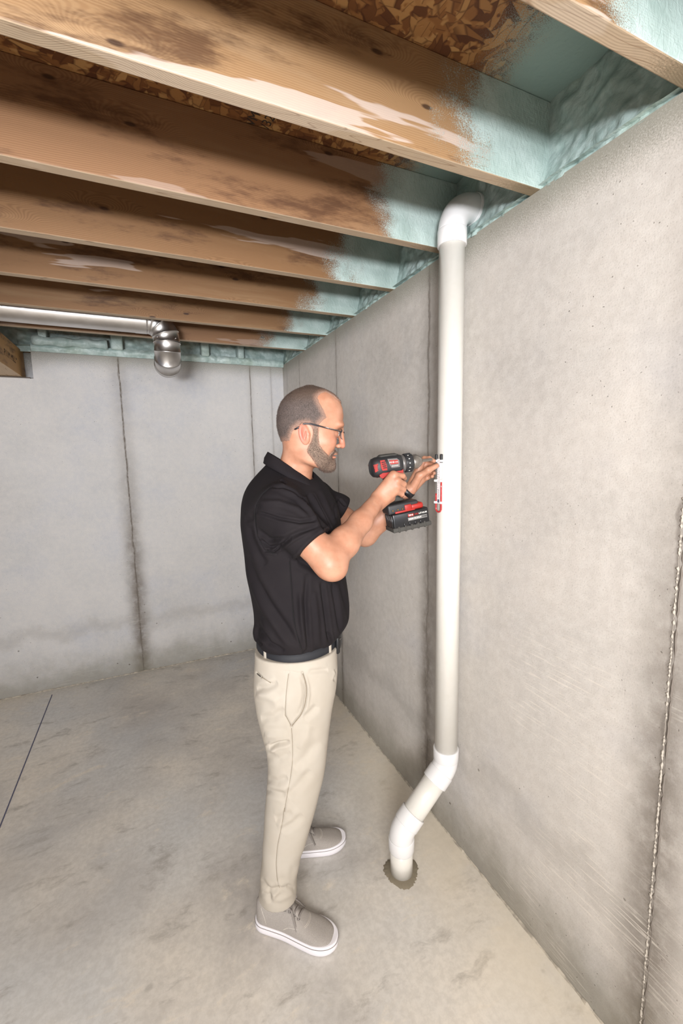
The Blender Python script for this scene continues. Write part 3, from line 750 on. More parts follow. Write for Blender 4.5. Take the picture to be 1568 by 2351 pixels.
def head_f(G):
    H = hframe(G); d = head_core(H)
    for s in (-1, 1):
        d = smin(d, ell(H, (.181, s*.045, 1.696), (.028, .020, .022)), .03)        # cheek
        d = smin(d, ell(H, (.226, s*.026, 1.748), (.014, .024, .009)), .018)       # brow
        d = smax(d, -ell(H, (.242, s*.036, 1.722), (.019, .022, .0125)), .013)        # eye socket
        d = smin(d, ell(H, (.212, s*.031, 1.722), (.0130, .0150, .0115)), .006)     # lids
        d = smin(d, ell(H, (.2245, s*.0105, 1.6835), (.0095, .0068, .0068)), .004)   # nostril wing
        d = smax(d, -ell(H, (.2275, s*.0065, 1.6765), (.0048, .0033, .0040)), .002)
        d = smin(d, ear_f(H, s), .005)
    d = smin(d, cap(H, (.2325, 0, 1.742), (.2370, 0, 1.692), .0082, .0098), .010)    # nose bridge to tip
    d = smin(d, ell(H, (.2370, 0, 1.6835), (.0098, .0105, .0085)), .005)
    d = smin(d, ell(H, (.2080, 0, 1.6585), (.0140, .021, .0046)), .004)             # upper lip
    d = smin(d, ell(H, (.2045, 0, 1.6475), (.0130, .018, .0052)), .003)
    d = smax(d, -ell(H, (.2200, 0, 1.6532), (.010, .020, .0012)), .002)
    d = smin(d, ell(H, (.190, 0, 1.622), (.020, .026, .017)), .014)                 # chin
    for s in (-1, 1): d = smax(d, -ell(H, (.243, s*.030, 1.7215), (.0230, .0105, .0010)), .0012)
    return d

# hands
def Lp(x, y, v): return L(820+x/6.03, 1000+y/6.03, v)      # drill close-up (6.03x)
def body_hands(G):
    X, Y, Z = G
    # right hand on the grip: knuckle row from index (top) to little finger (bottom)
    W_ = wrR
    mcp = [Lp(520, 545, -.050), Lp(560, 625, -.056), Lp(560, 705, -.056), Lp(540, 775, -.052)]
    pip = [Lp(630, 560, -.036), Lp(643, 672, -.036), Lp(640, 745, -.036), Lp(618, 812, -.034)]
    dip = [Lp(652, 590, -.008), Lp(650, 690, -.006), Lp(640, 765, -.004), Lp(615, 832, -.002)]
    tip = [Lp(640, 598, .016), Lp(600, 700, .012), Lp(590, 780, .014), Lp(570, 842, .014)]
    R_ = [(.0105, .0095, .0085, .0075), (.0112, .0102, .0092, .008), (.0108, .0098, .0088, .0078), (.0098, .0088, .0078, .007)]
    d = None
    for a, b, c, e, r in zip(mcp, pip, dip, tip, R_):
        q = chain(G, [a, b, c, e], r, .003); d = q if d is None else smin(d, q, .0018)
    palm = None
    for i, (a, r) in enumerate(zip(mcp, (.0150, .0155, .0150, .0135))):
        base = W_+np.array([0.004, .004+.0*i, .014-.011*i]); q = cap(G, base, a+np.array([-.004, .006, 0]), .0205, r)
        palm = q if palm is None else smin(palm, q, .012)
    palm = smin(palm, cap(G, W_+np.array([.02, .014, -.01]), Lp(470, 860, -.03), .016, .015), .012)
    d = smin(d, palm, .007)
    # thumb over the far side of the grip
    th = chain(G, [W_+np.array([.018, .022, .016]), Lp(455, 540, .012), Lp(520, 560, .036), Lp(600, 575, .040)], (.016, .013, .0112, .009), .008)
    d = smin(d, th, .010)
    # left hand pinching the gauge
    V_ = wrL
    th = chain(G, [V_+np.array([.012, -.012, .004]), Lp(860, 560, .060), Lp(985, 480, .040), Lp(1100, 418, .040)], (.0165, .0135, .0105, .0088), .008)
    ix = chain(G, [Lp(860, 440, .098), Lp(930, 320, .092), Lp(1000, 318, .074), Lp(1062, 352, .062)], (.012, .0098, .0086, .0074), .004)
    md = chain(G, [Lp(885, 470, .110), Lp(960, 385, .108), Lp(1035, 400, .092), Lp(1078, 425, .076)], (.012, .0098, .0086, .0074), .004)
    rg_ = chain(G, [Lp(900, 545, .116), Lp(985, 500, .118), Lp(1050, 500, .104), Lp(1070, 520, .088)], (.0115, .0094, .0084, .0074), .004)
    lt = chain(G, [Lp(900, 620, .116), Lp(975, 580, .118), Lp(1030, 560, .104), Lp(1040, 565, .090)], (.0105, .0088, .0078, .007), .004)
    e = smin(smin(ix, md, .002), smin(rg_, lt, .002), .002)
    pl = None
    for i, (a, r) in enumerate(((Lp(860, 440, .098), .013), (Lp(885, 480, .108), .0135), (Lp(895, 550, .112), .0135), (Lp(890, 625, .112), .0125))):
        q = cap(G, V_+np.array([.008, .002+.003*i, .008-.006*i]), a, .0165, r); pl = q if pl is None else smin(pl, q, .012)
    e = smin(smin(e, pl, .006), th, .008)
    return np.minimum(d, e)
def arms(G):
    def arm(sh, el, wr, hand_w):
        d = cap(G, sh, el, .060, .045)
        m = el+(wr-el)*.28+np.array([0, 0, .004])
        f = chain(G, [el, m, el+(wr-el)*.62, wr], (.0425, .0450, .0345, .0255), .02)
        return smin(d, f, .028)
    r = smin(arm(shR, elR, wrR, 0), ell(G, elR+np.array([.016, -.004, -.024]), (.024, .024, .020)), .035)
    return np.minimum(r, arm(shL, elL, wrL, 0))
def skin_f(G):
    X, Y, Z = G
    d = smin(head_f(G), neck_f(G), .016)
    a = smin(arms(G), body_hands(G), .010)
    return np.minimum(d, a)
def under_f(G):
    return np.minimum(np.maximum(torso(G)+.016, np.maximum(.95-G[2], G[2]-1.60)), np.maximum(pants_f(G)+.014, G[2]-.98))
# ------------------------------------------------------------------ materials of the figure
t = NT('skin'); p = t.pos(); n = t.noise(p, 26, 4); n2 = t.noise(p, 420, 2)
at = t.n('Attribute', attribute_name='tone').outputs['Fac']
c = t.mix(t.step(n, .3, .7), rgb(190, 140, 114), rgb(174, 122, 96)); c = t.mix(at, c, rgb(190, 100, 88))
c = t.mix(t.step(n2, .55, .75, 0, .12), c, rgb(170, 110, 84))
m_skin = t.done(c, .48, t.bump(n2, .10, .001), **{'Subsurface Weight': .12, 'Subsurface Radius': (.02, .008, .004), 'Subsurface Scale': .5})
t = NT('short_hair'); p = t.pos(); n = t.noise(t.scale(p, (700, 700, 260)), 1.0, 3, .7); g = t.noise(p, 40, 3)
di = t.n('Attribute', attribute_name='depth_in').outputs['Fac']; zz = t.sep(p)[2]
c = t.mix(t.step(n, .35, .65), rgb(50, 41, 37), rgb(100, 88, 83)); c = t.mix(t.step(g, .35, .65, 0, .3), c, rgb(98, 84, 78))
c = t.mix(t.step(zz, 1.80, 1.85, 0, .6), c, rgb(82, 62, 46))
fd = t.math('SUBTRACT', 1.0, t.step(t.math('ADD', di, t.math('MULTIPLY', t.math('SUBTRACT', t.noise(p, 500, 2, .8), .5), .8)), -.15, .75))
c = t.mix(t.math('MULTIPLY', fd, .75), c, rgb(178, 138, 118))
m_hair = t.done(c, .75, t.bump(n, .6, .002))
t = NT('beard_hair'); p = t.pos(); n = t.noise(t.scale(p, (600, 600, 260)), 1.0, 3, .7)
di = t.n('Attribute', attribute_name='depth_in').outputs['Fac']
fd = t.math('SUBTRACT', 1.0, t.step(t.math('ADD', di, t.math('MULTIPLY', t.math('SUBTRACT', t.noise(p, 500, 2, .8), .5), .7)), -.1, .3))
c = t.mix(t.step(n, .35, .65), rgb(72, 56, 46), rgb(142, 120, 104))
m_beard = t.done(t.mix(t.math('MULTIPLY', fd, .7), c, rgb(182, 140, 118)), .75, t.bump(n, .6, .002))
m_brow = plain('brow_hair', rgb(96, 74, 62), .8)
m_strand = plain('hair_strand', rgb(70, 56, 48), .7); m_strand2 = plain('hair_strand_grey', rgb(116, 100, 92), .8)
t = NT('polo_knit'); p = t.pos(); n = t.noise(t.scale(p, (500, 500, 900)), 1.0, 2)
m_polo = t.done(t.mix(t.step(t.noise(p, 7, 3), .3, .7), rgb(25, 21, 24), rgb(31, 27, 29)), .86, t.bump(n, .1, .001), **{'Specular IOR Level': .22})
t = NT('khaki_twill'); p = t.pos(); n = t.noise(t.scale(p, (420, 420, 420)), 1.0, 2)
m_khaki = t.done(t.mix(t.step(t.noise(p, 9, 3), .3, .7), rgb(180, 172, 160), rgb(173, 164, 151)), .8, t.bump(n, .08, .001), **{'Specular IOR Level': .3})
m_belt = plain('belt_webbing', rgb(30, 31, 36), .7); m_blk = plain('black_plastic', rgb(26, 26, 28), .38); m_steel = plain('brushed_steel', rgb(190, 188, 184), .3, 1.0)
t = NT('grey_canvas'); p = t.pos(); n = t.noise(p, 900, 2, .7)
m_canvas = t.done(t.mix(t.step(n, .3, .7), rgb(140, 133, 127), rgb(172, 165, 158)), .85, t.bump(n, .35, .001))
m_db_sock = plain('sock_grey', rgb(96, 92, 90), .9)
m_rubber = plain('white_sole_rubber', rgb(232, 228, 232), .5); m_lace = plain('grey_lace', rgb(132, 125, 120), .85); m_line = plain('sole_line', rgb(128, 120, 112), .7)
m_stitch = plain('pale_stitching', rgb(208, 200, 190), .8)

person = thing('person', 'man in a black polo shirt and beige trousers using a drill on the white pipe', 'person', tuple(PO), (0, 0, TH))
# ---- body: one continuous figure
boxes = [((.325, -.10, 1.455), (.46, .075, 1.63)), ((.475, .005, 1.49), (.63, .15, 1.66))]
V, Q = nets(skin_f, (-.06, -.31, 1.27), (.56, .27, 1.90), .0024)
cen = V[Q].mean(1); keep = np.ones(len(Q), bool)
for lo, hi in boxes: keep &= ~((cen > np.array(lo)+.004) & (cen < np.array(hi)-.004)).all(1)
keep &= ~((cen[:, 2] > 1.606) & (cen[:, 0] < .30))
Q = Q[keep]; VV = [V]; QQ = [Q]; off = len(V)
V, Q = nets(skin_f, (.005, -.165, 1.600), (.27, .045, 1.885), .0016); VV.append(V); QQ.append(Q+off); off += len(V)
for lo, hi in boxes:
    V, Q = nets(skin_f, lo, hi, .0014); VV.append(V); QQ.append(Q+off); off += len(V)
V, Q = nets(under_f, (-.16, -.30, .05), (.30, .30, 1.64), .010); VV.append(V); QQ.append(Q+off); off += len(V)
V = np.concatenate(VV); Q = np.concatenate(QQ)
body = meshq('body', V, Q, m_skin, person)
# redder skin at ears, nose, cheeks, knuckles
H = np.stack(hframe((V[:, 0], V[:, 1], V[:, 2])), 1); tone = np.zeros(len(V))
def spot(P, c, r, k): return k*np.exp(-(((P-np.array(c))/np.array(r))**2).sum(1))
for s in (-1, 1): tone += spot(H, (.112, s*.088, 1.72), (.026, .012, .040), .8)+spot(H, (.21, s*.045, 1.70), (.03, .03, .02), .22)
tone += spot(H, (.24, 0, 1.687), (.018, .018, .018), .4)+spot(H, (.207, 0, 1.652), (.02, .02, .007), .55)
at = body.data.attributes.new('tone', 'FLOAT', 'POINT'); at.data.foreach_set('value', np.clip(tone, 0, 1).astype(np.float32))

# ---- hair and beard: shells over the head plus short strands
def inpoly(P, poly):
    x, y = P[:, 0], P[:, 1]; n = len(poly); ins = np.zeros(len(P), bool); dist = np.full(len(P), 1e9)
    for i in range(n):
        a = np.array(poly[i]); b = np.array(poly[(i+1) % n]); d = b-a; t_ = np.clip(((P-a)@d)/(d@d), 0, 1)
        dist = np.minimum(dist, np.hypot(*(P-a-t_[:, None]*d).T)); c = ((a[1] > y) != (b[1] > y)) & (x < (b[0]-a[0])*(y-a[1])/(b[1]-a[1]+1e-12)+a[0]); ins ^= c
    return np.where(ins, dist, -dist)
def hz(pts, v=-.115): return [tuple(hp(x, y, v)[[0, 2]]) for x, y in pts]
top = [tuple(hp(x, y, -.06)[[0, 2]]) for x, y in [(965, 365), (1050, 200), (800, 60), (300, 60), (60, 500), (120, 800)]]
hair_poly = top+hz([(225, 830), (250, 800), (345, 800), (380, 700), (405, 655), (470, 610), (560, 600), (600, 640), (618, 700), (690, 700), (700, 600), (740, 560), (790, 520), (745, 420), (700, 340), (680, 280), (715, 235)])+[tuple(hp(x, y, -.08)[[0, 2]]) for x, y in [(770, 225), (880, 290)]]
beard_poly = hz([(612, 640), (690, 640), (690, 760), (705, 850), (760, 920), (810, 965), (850, 920)])+[tuple(hp(x, y, -.06)[[0, 2]]) for x, y in [(885, 895), (960, 880), (960, 935), (905, 950), (865, 955), (838, 985), (850, 1010), (875, 1008), (900, 1030), (900, 1200), (740, 1190)]]+hz([(690, 1115), (640, 1060), (590, 985), (545, 930), (548, 890), (590, 800), (615, 720)])
def shell(name, poly, thick, lo, hi, mat, noise_amp=.0006, lcut=None):
    def f(G):
        d = head_f(G); H_ = np.broadcast_arrays(*hframe(G)); sh = H_[0].shape
        e = inpoly(np.stack([H_[0].ravel(), H_[2].ravel()], 1), poly).reshape(sh)+.0009*np.sin(H_[0]*620+2*np.sin(H_[2]*300))*np.sin(H_[2]*710)
        if lcut is not None: e = np.minimum(e, lcut(*H_))
        th = thick(H_)*np.clip((e+.0005)/.006, 0, 1)-.0016*(e < .001)
        ns = np.sin(H_[0]*900+np.sin(H_[2]*700)*2)*np.sin(H_[1]*950+H_[2]*400)*noise_amp
        return smin(d-th-ns*(e > .002), d+.003, .0003) if False else np.maximum(d-th-ns*(e > .002), -(d+.004))
    V, Q = nets(f, lo, hi, .0018)
    # keep the skinny shell only where it stands proud of the skin
    cen = V[Q].mean(1); dd = head_f((cen[:, 0], cen[:, 1], cen[:, 2])); Q = Q[dd > .0001]
    use = np.unique(Q); re = np.full(len(V), -1); re[use] = np.arange(len(use)); V = V[use]; Q = re[Q]
    o = meshq(name, V, Q, mat, person); H_ = np.stack(hframe((V[:, 0], V[:, 1], V[:, 2])), 1)
    at = o.data.attributes.new('depth_in', 'FLOAT', 'POINT'); at.data.foreach_set('value', np.clip(inpoly(H_[:, [0, 2]], poly)/.03, 0, 1).astype(np.float32))
    return V, Q, o
hV, hQ, hair = shell('hair', hair_poly, lambda H_: .0020+.0006*sstep(1.78, 1.85, H_[2]), (.005, -.165, 1.65), (.27, .045, 1.885), m_hair)
bV, bQ, beard = shell('beard', beard_poly, lambda H_: .0028+.0050*np.exp(-((H_[2]-1.615)/.03)**2)*sstep(.13, .17, H_[0]), (.06, -.155, 1.585), (.27, .04, 1.76), m_beard)
def strands(name, V, Q, n, ln, w, drift, mat, seed):
    r = np.random.default_rng(seed); N = vnormals(V, Q); i = r.integers(0, len(V), n); P = V[i]+r.normal(0, .0007, (n, 3)); nn = N[i]
    d = nn+np.array(drift)+r.normal(0, .30, (n, 3)); d /= np.linalg.norm(d, axis=1)[:, None]
    s = np.cross(d, r.normal(0, 1, (n, 3))); s /= np.linalg.norm(s, axis=1)[:, None]; l = ln*r.uniform(.6, 1.2, n)[:, None]
    P = P-nn*.001; VV = np.stack([P-s*w, P+s*w, P+d*l], 1).reshape(-1, 3); T = np.arange(3*n).reshape(n, 3)
    o = meshq(name, VV, T, mat, person); return tag(o, kind='stuff')
strands('hair_strands', hV, hQ, 12000, .0036, .00022, (-.5, 0, -.35), m_strand, 1)
strands('hair_strands', hV, hQ, 8000, .0034, .00022, (-.5, 0, -.35), m_strand2, 2)
strands('beard_strands', bV, bQ, 6000, .0050, .00022, (.25, 0, -.8), m_strand, 3)
strands('beard_strands', bV, bQ, 5500, .0046, .00022, (.25, 0, -.8), m_strand2, 4)
# eyebrows and eyes
for s in (-1, 1):
    B4 = [trace(head_f, 600+x/5.227, 860+y/5.227, -.2, .0) for x, y in [(893, 672), (910, 660), (928, 652), (945, 650), (960, 656), (972, 664)]]
    if s > 0: B4 = [hinv((h_[0], -h_[1], h_[2])) for h_ in [np.array(hframe(b)) for b in B4]]
    Vb = []; rb_ = np.random.default_rng(11)
    for i_ in range(420):
        u_ = rb_.random()*4.99; k_ = int(u_); b = B4[k_]+(B4[k_+1]-B4[k_])*(u_-k_)+rb_.normal(0, .0011, 3)*np.array([.4, .4, 1]); d_ = np.array([-.7, 0, .35])+rb_.normal(0, .2, 3)+np.array([.25, s*.5, 0]); d_ = d_/np.linalg.norm(d_)*.0050
        Vb += [b+(0, 0, .00030), b-(0, 0, .00030), b+d_]
    tag(meshq('eyebrow', np.array(Vb), np.arange(len(Vb)).reshape(-1, 3), m_brow, person), kind='stuff')
    V, F = lathe([(.0001, -.0115), (.005, -.0103), (.009, -.007), (.0112, -.002), (.0112, .002), (.009, .007), (.005, .0103), (.0001, .0115)], 20, 'x')
    c = hinv((.2150, s*.031, 1.7220)); e = mesh('eyeball', [np.array(v)+c for v in V], F, plain('eye_white', rgb(225, 218, 212), .2), person)
    V, F = lathe([(.0001, .0118), (.0035, .0112), (.0056, .0099)], 18, 'x'); mesh('iris', [np.array(v)+c for v in V], F, plain('iris_dark', rgb(52, 44, 38), .2), e)
# ---- glasses: half-rim frame, temples, lenses
gl = bpy.data.objects.new('eyeglasses', None); COL.objects.link(gl); gl.parent = person
m_fr = plain('glasses_frame', rgb(34, 34, 40), .3); m_sil = plain('temple_silver', rgb(176, 172, 170), .25, 1.0)
t = NT('lens_glass'); m_lens = t.done((.9, .92, .95), .02, **{'Transmission Weight': .95, 'IOR': 1.05, 'Alpha': .35})
hinge = hp(950, 692, -.125); hinge_ = hp(950, 692, -.06)
for s in (-1, 1):
    hx, hzv = .2295, 1.7265
    A = hinv((hx-.004, s*.066, hzv)); C_ = hinv((.135, s*.0815, 1.7490)); D_ = hinv((.116, s*.0805, 1.7500)); E_ = hinv((.094, s*.0775, 1.7375)); E2 = hinv((.085, s*.0765, 1.7335))
    P = [A, A*.66+C_*.34, A*.34+C_*.66, C_, D_, E_, E2]
    V, F = tube(P, [.0020, .0020, .0023, .0025, .0026, .0028, .0022], 10); tm = mesh('temple', V, F, m_fr, gl)
    B = A*.34+C_*.66; V, F = tube([A+(0, s*.0014, .0008), B+(0, s*.0014, .0008)], .0010, 8); mesh('temple_inlay', V, F, m_sil, tm)
    oc = [(hx+.004*math.cos(a)*0+.0055*(1-abs(math.cos(a))**2)*1, .0385+.0265*math.copysign(abs(math.cos(a))**.8, math.cos(a)), 1.7165+.0140*math.copysign(abs(math.sin(a))**.8, math.sin(a))) for a in np.linspace(0, 2*math.pi, 40, endpoint=False)]
    oc = [hinv((x-(y-.012)*.16+.003, s*y, z)) for x, y, z in oc]
    V, F = tube([oc[i] for i in range(-1, 22)], .0014, 8); mesh('upper_rim', V, F, m_fr, gl)
    V, F = tube([oc[i % 40] for i in range(20, 42)], .0006, 6); mesh('lower_rim', V, F, m_fr, gl)
    c = np.mean(oc, 0); V = [c]+oc+[c+PU*0-np.array([.0012, 0, 0])]+[q-np.array([.0012, 0, 0]) for q in oc]; F = []
    for i in range(40):
        j = (i+1) % 40; F += [(0, 1+i, 1+j), (41, 42+j, 42+i), (1+i, 42+i, 42+j, 1+j)]
    mesh('lens', V, F, m_lens, gl)
    V, F = tube([hinv((hx, s*.064, hzv)), A], .002, 8); mesh('end_piece', V, F, m_fr, gl)
V, F = tube([hinv((.2430-.0*a, .013*a, 1.7240+.004*(1-a*a))) for a in np.linspace(-1, 1, 9)], .0013, 8); mesh('bridge', V, F, m_fr, gl)

# ---- polo shirt
def c6(*pts): return [(540+x/4.197, 1000+y/4.197) for x, y in pts]
V, Q = nets(shirt_f, (-.15, -.30, .99), (.33, .29, 1.66), .0026); V = relax(V, Q, 1, .25); N = vnormals(V, Q)
sh_lines = [(c6((345, 490), (250, 570), (190, 680), (192, 850), (215, 980), (290, 1110), (400, 1140)), 2.0, .0030),
 (c6((345, 490), (470, 500), (560, 545), (650, 620), (740, 720)), 3.5, .006), (c6((430, 520), (600, 590), (700, 700), (790, 830)), 5, -.004),
 (c6((200, 730), (420, 800), (620, 835), (780, 815)), 4, .005), (c6((210, 900), (330, 1000), (470, 1000), (620, 930), (840, 870)), 6, .005),
 (c6((240, 1000), (330, 1080), (440, 1060), (540, 990)), 5, .008), (c6((290, 1105), (370, 1120), (430, 1080)), 3, .008), (c6((230, 640), (420, 640), (600, 700), (740, 800)), 6, -.003),
 (c6((480, 1060), (600, 990), (720, 920), (830, 880)), 4, -.002),
 (c6((520, 1180), (545, 1500), (560, 1750), (600, 1950), (665, 2130)), 1.8, .0024),
 (c6((690, 1330), (675, 1600), (690, 1850), (700, 2050), (660, 2140)), 6, .0055), (c6((620, 1500), (640, 1800), (690, 2080)), 6, -.004),
 (c6((830, 1400), (865, 1650), (890, 1850), (905, 2050)), 5, .0065), (c6((760, 1500), (790, 1800), (800, 2050)), 7, -.004), (c6((935, 1420), (975, 1650), (1015, 1900)), 5, .006),
 (c6((1010, 1410), (1060, 1600), (1100, 1760)), 5, .005), (c6((110, 1150), (200, 1400), (330, 1620), (480, 1830), (600, 2020)), 9, .006), (c6((160, 1420), (260, 1650), (400, 1860), (520, 2040)), 8, -.004),
 (c6((215, 1800), (260, 1900), (330, 2000), (470, 2080)), 6, .007), (c6((210, 1850), (215, 1960), (260, 2020)), 4, .006), (c6((900, 1900), (940, 2060)), 4, .005),
 (c6((560, 1180), (700, 1250), (860, 1330), (1000, 1400)), 9, .007), (c6((230, 640), (150, 800), (90, 820)), 7, .003), (c6((130, 860), (160, 1000), (230, 1150), (300, 1240)), 8, .0045),
 (c6((700, 560), (760, 700), (840, 830), (900, 940)), 7, .009), (c6((760, 570), (860, 760), (960, 960)), 2.0, .0022), (c6((820, 520), (900, 700), (980, 880)), 6, -.003),
 (c6((980, 590), (960, 700), (965, 800)), 3, .005), (c6((1000, 610), (1060, 680)), 3, .004), (c6((430, 430), (490, 470)), 3, .005), (c6((650, 600), (700, 660)), 3, .006)]
V = crease(V, N, [(l_, w_*.85, d_*1.35) for l_, w_, d_ in sh_lines])
shirt = meshq('polo_shirt', V, Q, m_polo, person)
# collar: stand-and-fall band around the neck, high at the back, open at the front
def ring_at(a, lv):
    """a: angle, 0 = front; lv 0 = top fold, 1 = lower edge"""
    c, s = math.cos(a), math.sin(a); f = (1+c)/2
    rx, ry = (.073, .070) if lv == 0 else (.092+.006*f, .090)
    if lv == -1: rx, ry = .068, .066
    cx = .070+.003*f+(.004 if lv == 1 else 0); z = 1.668-.094*f-.012*f*f
    if lv == 1: z = 1.668-.094*f-.034-.034*f**4-.004*math.sin(a)**2
    if lv == -1: z -= .032
    return np.array([cx+rx*c, -.025+ry*s, z])
for (a0, a1, nm) in ((-.16, -2*math.pi+.16, 'collar'),):
    A = np.linspace(a0, a1, 90); secs = []
    for a in A:
        i_, t_, b_ = ring_at(a, -1), ring_at(a, 0), ring_at(a, 1); out = np.array([math.cos(a), math.sin(a), 0])
        wv = .0018*math.sin(a*5)
        m1 = t_*.5+b_*.5+out*(.005+wv); secs.append([i_, t_-out*.0015, t_+np.array([0, 0, .0022]), t_+out*.002, m1, b_+out*.0012, b_-np.array([0, 0, .0018])-out*.0008, m1-out*.003, t_-out*.0002, i_+out*.0005])
    V, F = loft(secs); col = mesh(nm, V, F, m_polo, person)
def surf(fn, x, y, off=.0): p_ = trace(fn, x, y); g = grad(fn, p_); return p_+g*off, g

# ---- trousers
def c3(*pts): return [(560+x/5.596, 1450+y/5.596) for x, y in pts]
def c7(*pts): return [(560+x/5.6, 1850+y/5.6) for x, y in pts]
V, Q = nets(pants_f, (-.13, -.27, .07), (.29, .28, 1.02), .0030); V = relax(V, Q, 1, .4); N = vnormals(V, Q)
pa_lines = [(c3((576, 520), (545, 760), (530, 1000), (532, 1090)), 1.7, .0020), (c3((532, 1075), (575, 1150), (610, 1222)), 2.0, .003), (c3((610, 1222), (625, 1450), (625, 1700), (580, 1980), (540, 2180), (520, 2330)), 1.6, .0020),
 (c7((525, 0), (480, 300), (430, 500), (410, 750), (430, 980), (460, 1060)), 1.6, .0020),
 (c3((752, 530), (795, 660), (805, 800), (780, 960), (730, 1080), (660, 1160), (612, 1222)), 2.2, .0055), (c3((735, 560), (775, 700), (780, 820), (755, 950), (700, 1070)), 5, .003),
 (c3((775, 540), (825, 720), (830, 830), (800, 980)), 3.5, -.002),
 (c3((165, 535), (190, 560), (218, 582)), 2.2, .006), (c3((218, 582), (290, 625), (350, 665)), 1.6, .0018), (c3((520, 512), (640, 520), (750, 540)), 1.6, .0015),
 (c3((330, 1485), (440, 1445), (590, 1420)), 4.5, .0075), (c3((260, 1330), (420, 1345), (560, 1330)), 8, -.004), (c3((280, 1450), (300, 1500), (420, 1530)), 6, -.003),
 (c3((170, 740), (300, 720), (430, 660)), 7, .004), (c3((160, 800), (300, 830), (440, 900)), 9, -.004), (c3((220, 1120), (380, 1100), (520, 1000)), 9, .004), (c3((300, 1600), (450, 1640), (600, 1560)), 8, .0035),
 (c3((260, 2010), (380, 2060), (540, 2110)), 7, .005), (c3((300, 1900), (430, 1930), (560, 1880)), 8, .004), (c3((560, 2120), (700, 1980), (860, 1780)), 9, .004), (c3((640, 1750), (800, 1600), (960, 1400)), 10, .0035),
 (c3((760, 1120), (850, 1050), (940, 950)), 7, .004), (c3((700, 1500), (790, 1350), (840, 1200)), 9, -.003), (c3((1180, 480), (1200, 540), (1160, 640)), 3, .005), (c3((830, 520), (960, 500), (1080, 490)), 5, .003),
 (c7((400, 170), (480, 150), (620, 90)), 8, .0035), (c7((480, 330), (620, 230), (760, 120)), 8, .0035),
 (c7((222, 940), (270, 1010), (320, 1080), (340, 1200)), 5.0, 0.0037), (c7((300, 1060), (400, 1080), (460, 1065), (560, 1035), (650, 1055)), 5.0, 0.0043), (c7((460, 1060), (410, 1130), (350, 1200)), 5.0, -0.0031),
 (c7((240, 1110), (330, 1170), (350, 1260)), 5.0, 0.0031), (c7((430, 960), (500, 1030), (560, 1045)), 6.2, -0.0031), (c7((380, 1200), (480, 1205), (640, 1120)), 6.2, -0.0025), (c7((590, 1020), (620, 900), (640, 760)), 7.5, 0.0019)]
V = crease(V, N, [(l_, w_, d_*1.3) for l_, w_, d_ in pa_lines])
trousers = meshq('trousers', V, Q, m_khaki, person)

def seam(fn, lines, mat, par, r=.0008, off=.0):
    for pts in lines:
        q = np.array(pts, float); tt = np.linspace(0, len(q)-1, max(12, len(q)*5)); q = np.stack([prof(tt, list(zip(range(len(q)), q[:, i])), .25) for i in range(2)], 1)
        P = np.array([trace(fn, x, y) for x, y in q]); P[1:-1] = (P[:-2]+P[1:-1]+P[2:])/3
        V, F = tube(P, r, 6); mesh('seam', V, F, mat, par)
m_seam_k = plain('shaded_thread_beige', rgb(138, 126, 108), .9); m_seam_b = plain('shaded_thread_black', rgb(14, 12, 13), .95)  # thread darker than the cloth: shade of the seam groove put into its colour
seam(pants_f, [pa_lines[i][0] for i in (0, 1, 2, 3, 11)], m_seam_k, trousers, .0006)
seam(pants_f, [pa_lines[4][0]], m_seam_k, trousers, .0011); seam(pants_f, [pa_lines[7][0]], m_blk, trousers, .0012); seam(pants_f, [pa_lines[8][0]], m_seam_k, trousers, .0009)
seam(shirt_f, [sh_lines[0][0], c6((520, 1180), (545, 1500), (560, 1750), (600, 1950), (655, 2110))], m_seam_b, shirt, .0010)
# ---- belt with loops and buckle
def belt_pt(a, r=0.0, z=1.018):
    c, s = math.cos(PHI*.6), math.sin(PHI*.6); f = -.003+(.140+r)*math.cos(a); q = -(.170+r)*math.sin(a)
    x = TC[0]+f*c+q*s; y = TC[1]+f*s-q*c
    return np.array([x, y, z])
A = np.linspace(0, 2*math.pi, 121)[:-1]; secs = []
for a in A:
    z0 = .997+.004*math.cos(a); secs.append([belt_pt(a, -.002, z0), belt_pt(a, .0035, z0+.001), belt_pt(a, .0042, z0+.02), belt_pt(a, .0035, z0+.041), belt_pt(a, -.002, z0+.042)])
n = 5; V = [p_ for s_ in secs for p_ in s_]; F = []
for i in range(len(secs)):
    for j in range(n): k = (i+1) % len(secs); F.append((i*n+j, k*n+j, k*n+(j+1) % n, i*n+(j+1) % n))
belt = mesh('belt', V, F, m_belt, person)
def strap(name, a, w, z0, z1, r, t_, mat, par, bev=.0015):
    c = belt_pt(a, r, (z0+z1)/2); o = bobj(name, box_bm(-t_/2, t_/2, -w/2, w/2, -(z1-z0)/2, (z1-z0)/2, bev), mat, par, True)
    g = belt_pt(a, r+.01)-belt_pt(a, r); o.location = c; o.rotation_euler = (0, 0, math.atan2(g[1], g[0])); return o
for a in (-2.22, -.62, 2.4, .75, 3.13): strap('belt_loop', a, .011, .985, 1.048, .0065, .0035, m_khaki, trousers)
strap('buckle_plate', -.10, .055, .997, 1.045, .010, .007, m_blk, belt, .003)
strap('buckle_frame', -.36, .018, .990, 1.049, .012, .012, m_blk, belt, .004)
V, F = tube([belt_pt(-.38, .013, 1.030), belt_pt(-.22, .016, 1.034)], .002, 8); mesh('buckle_prong', V, F, m_steel, belt)
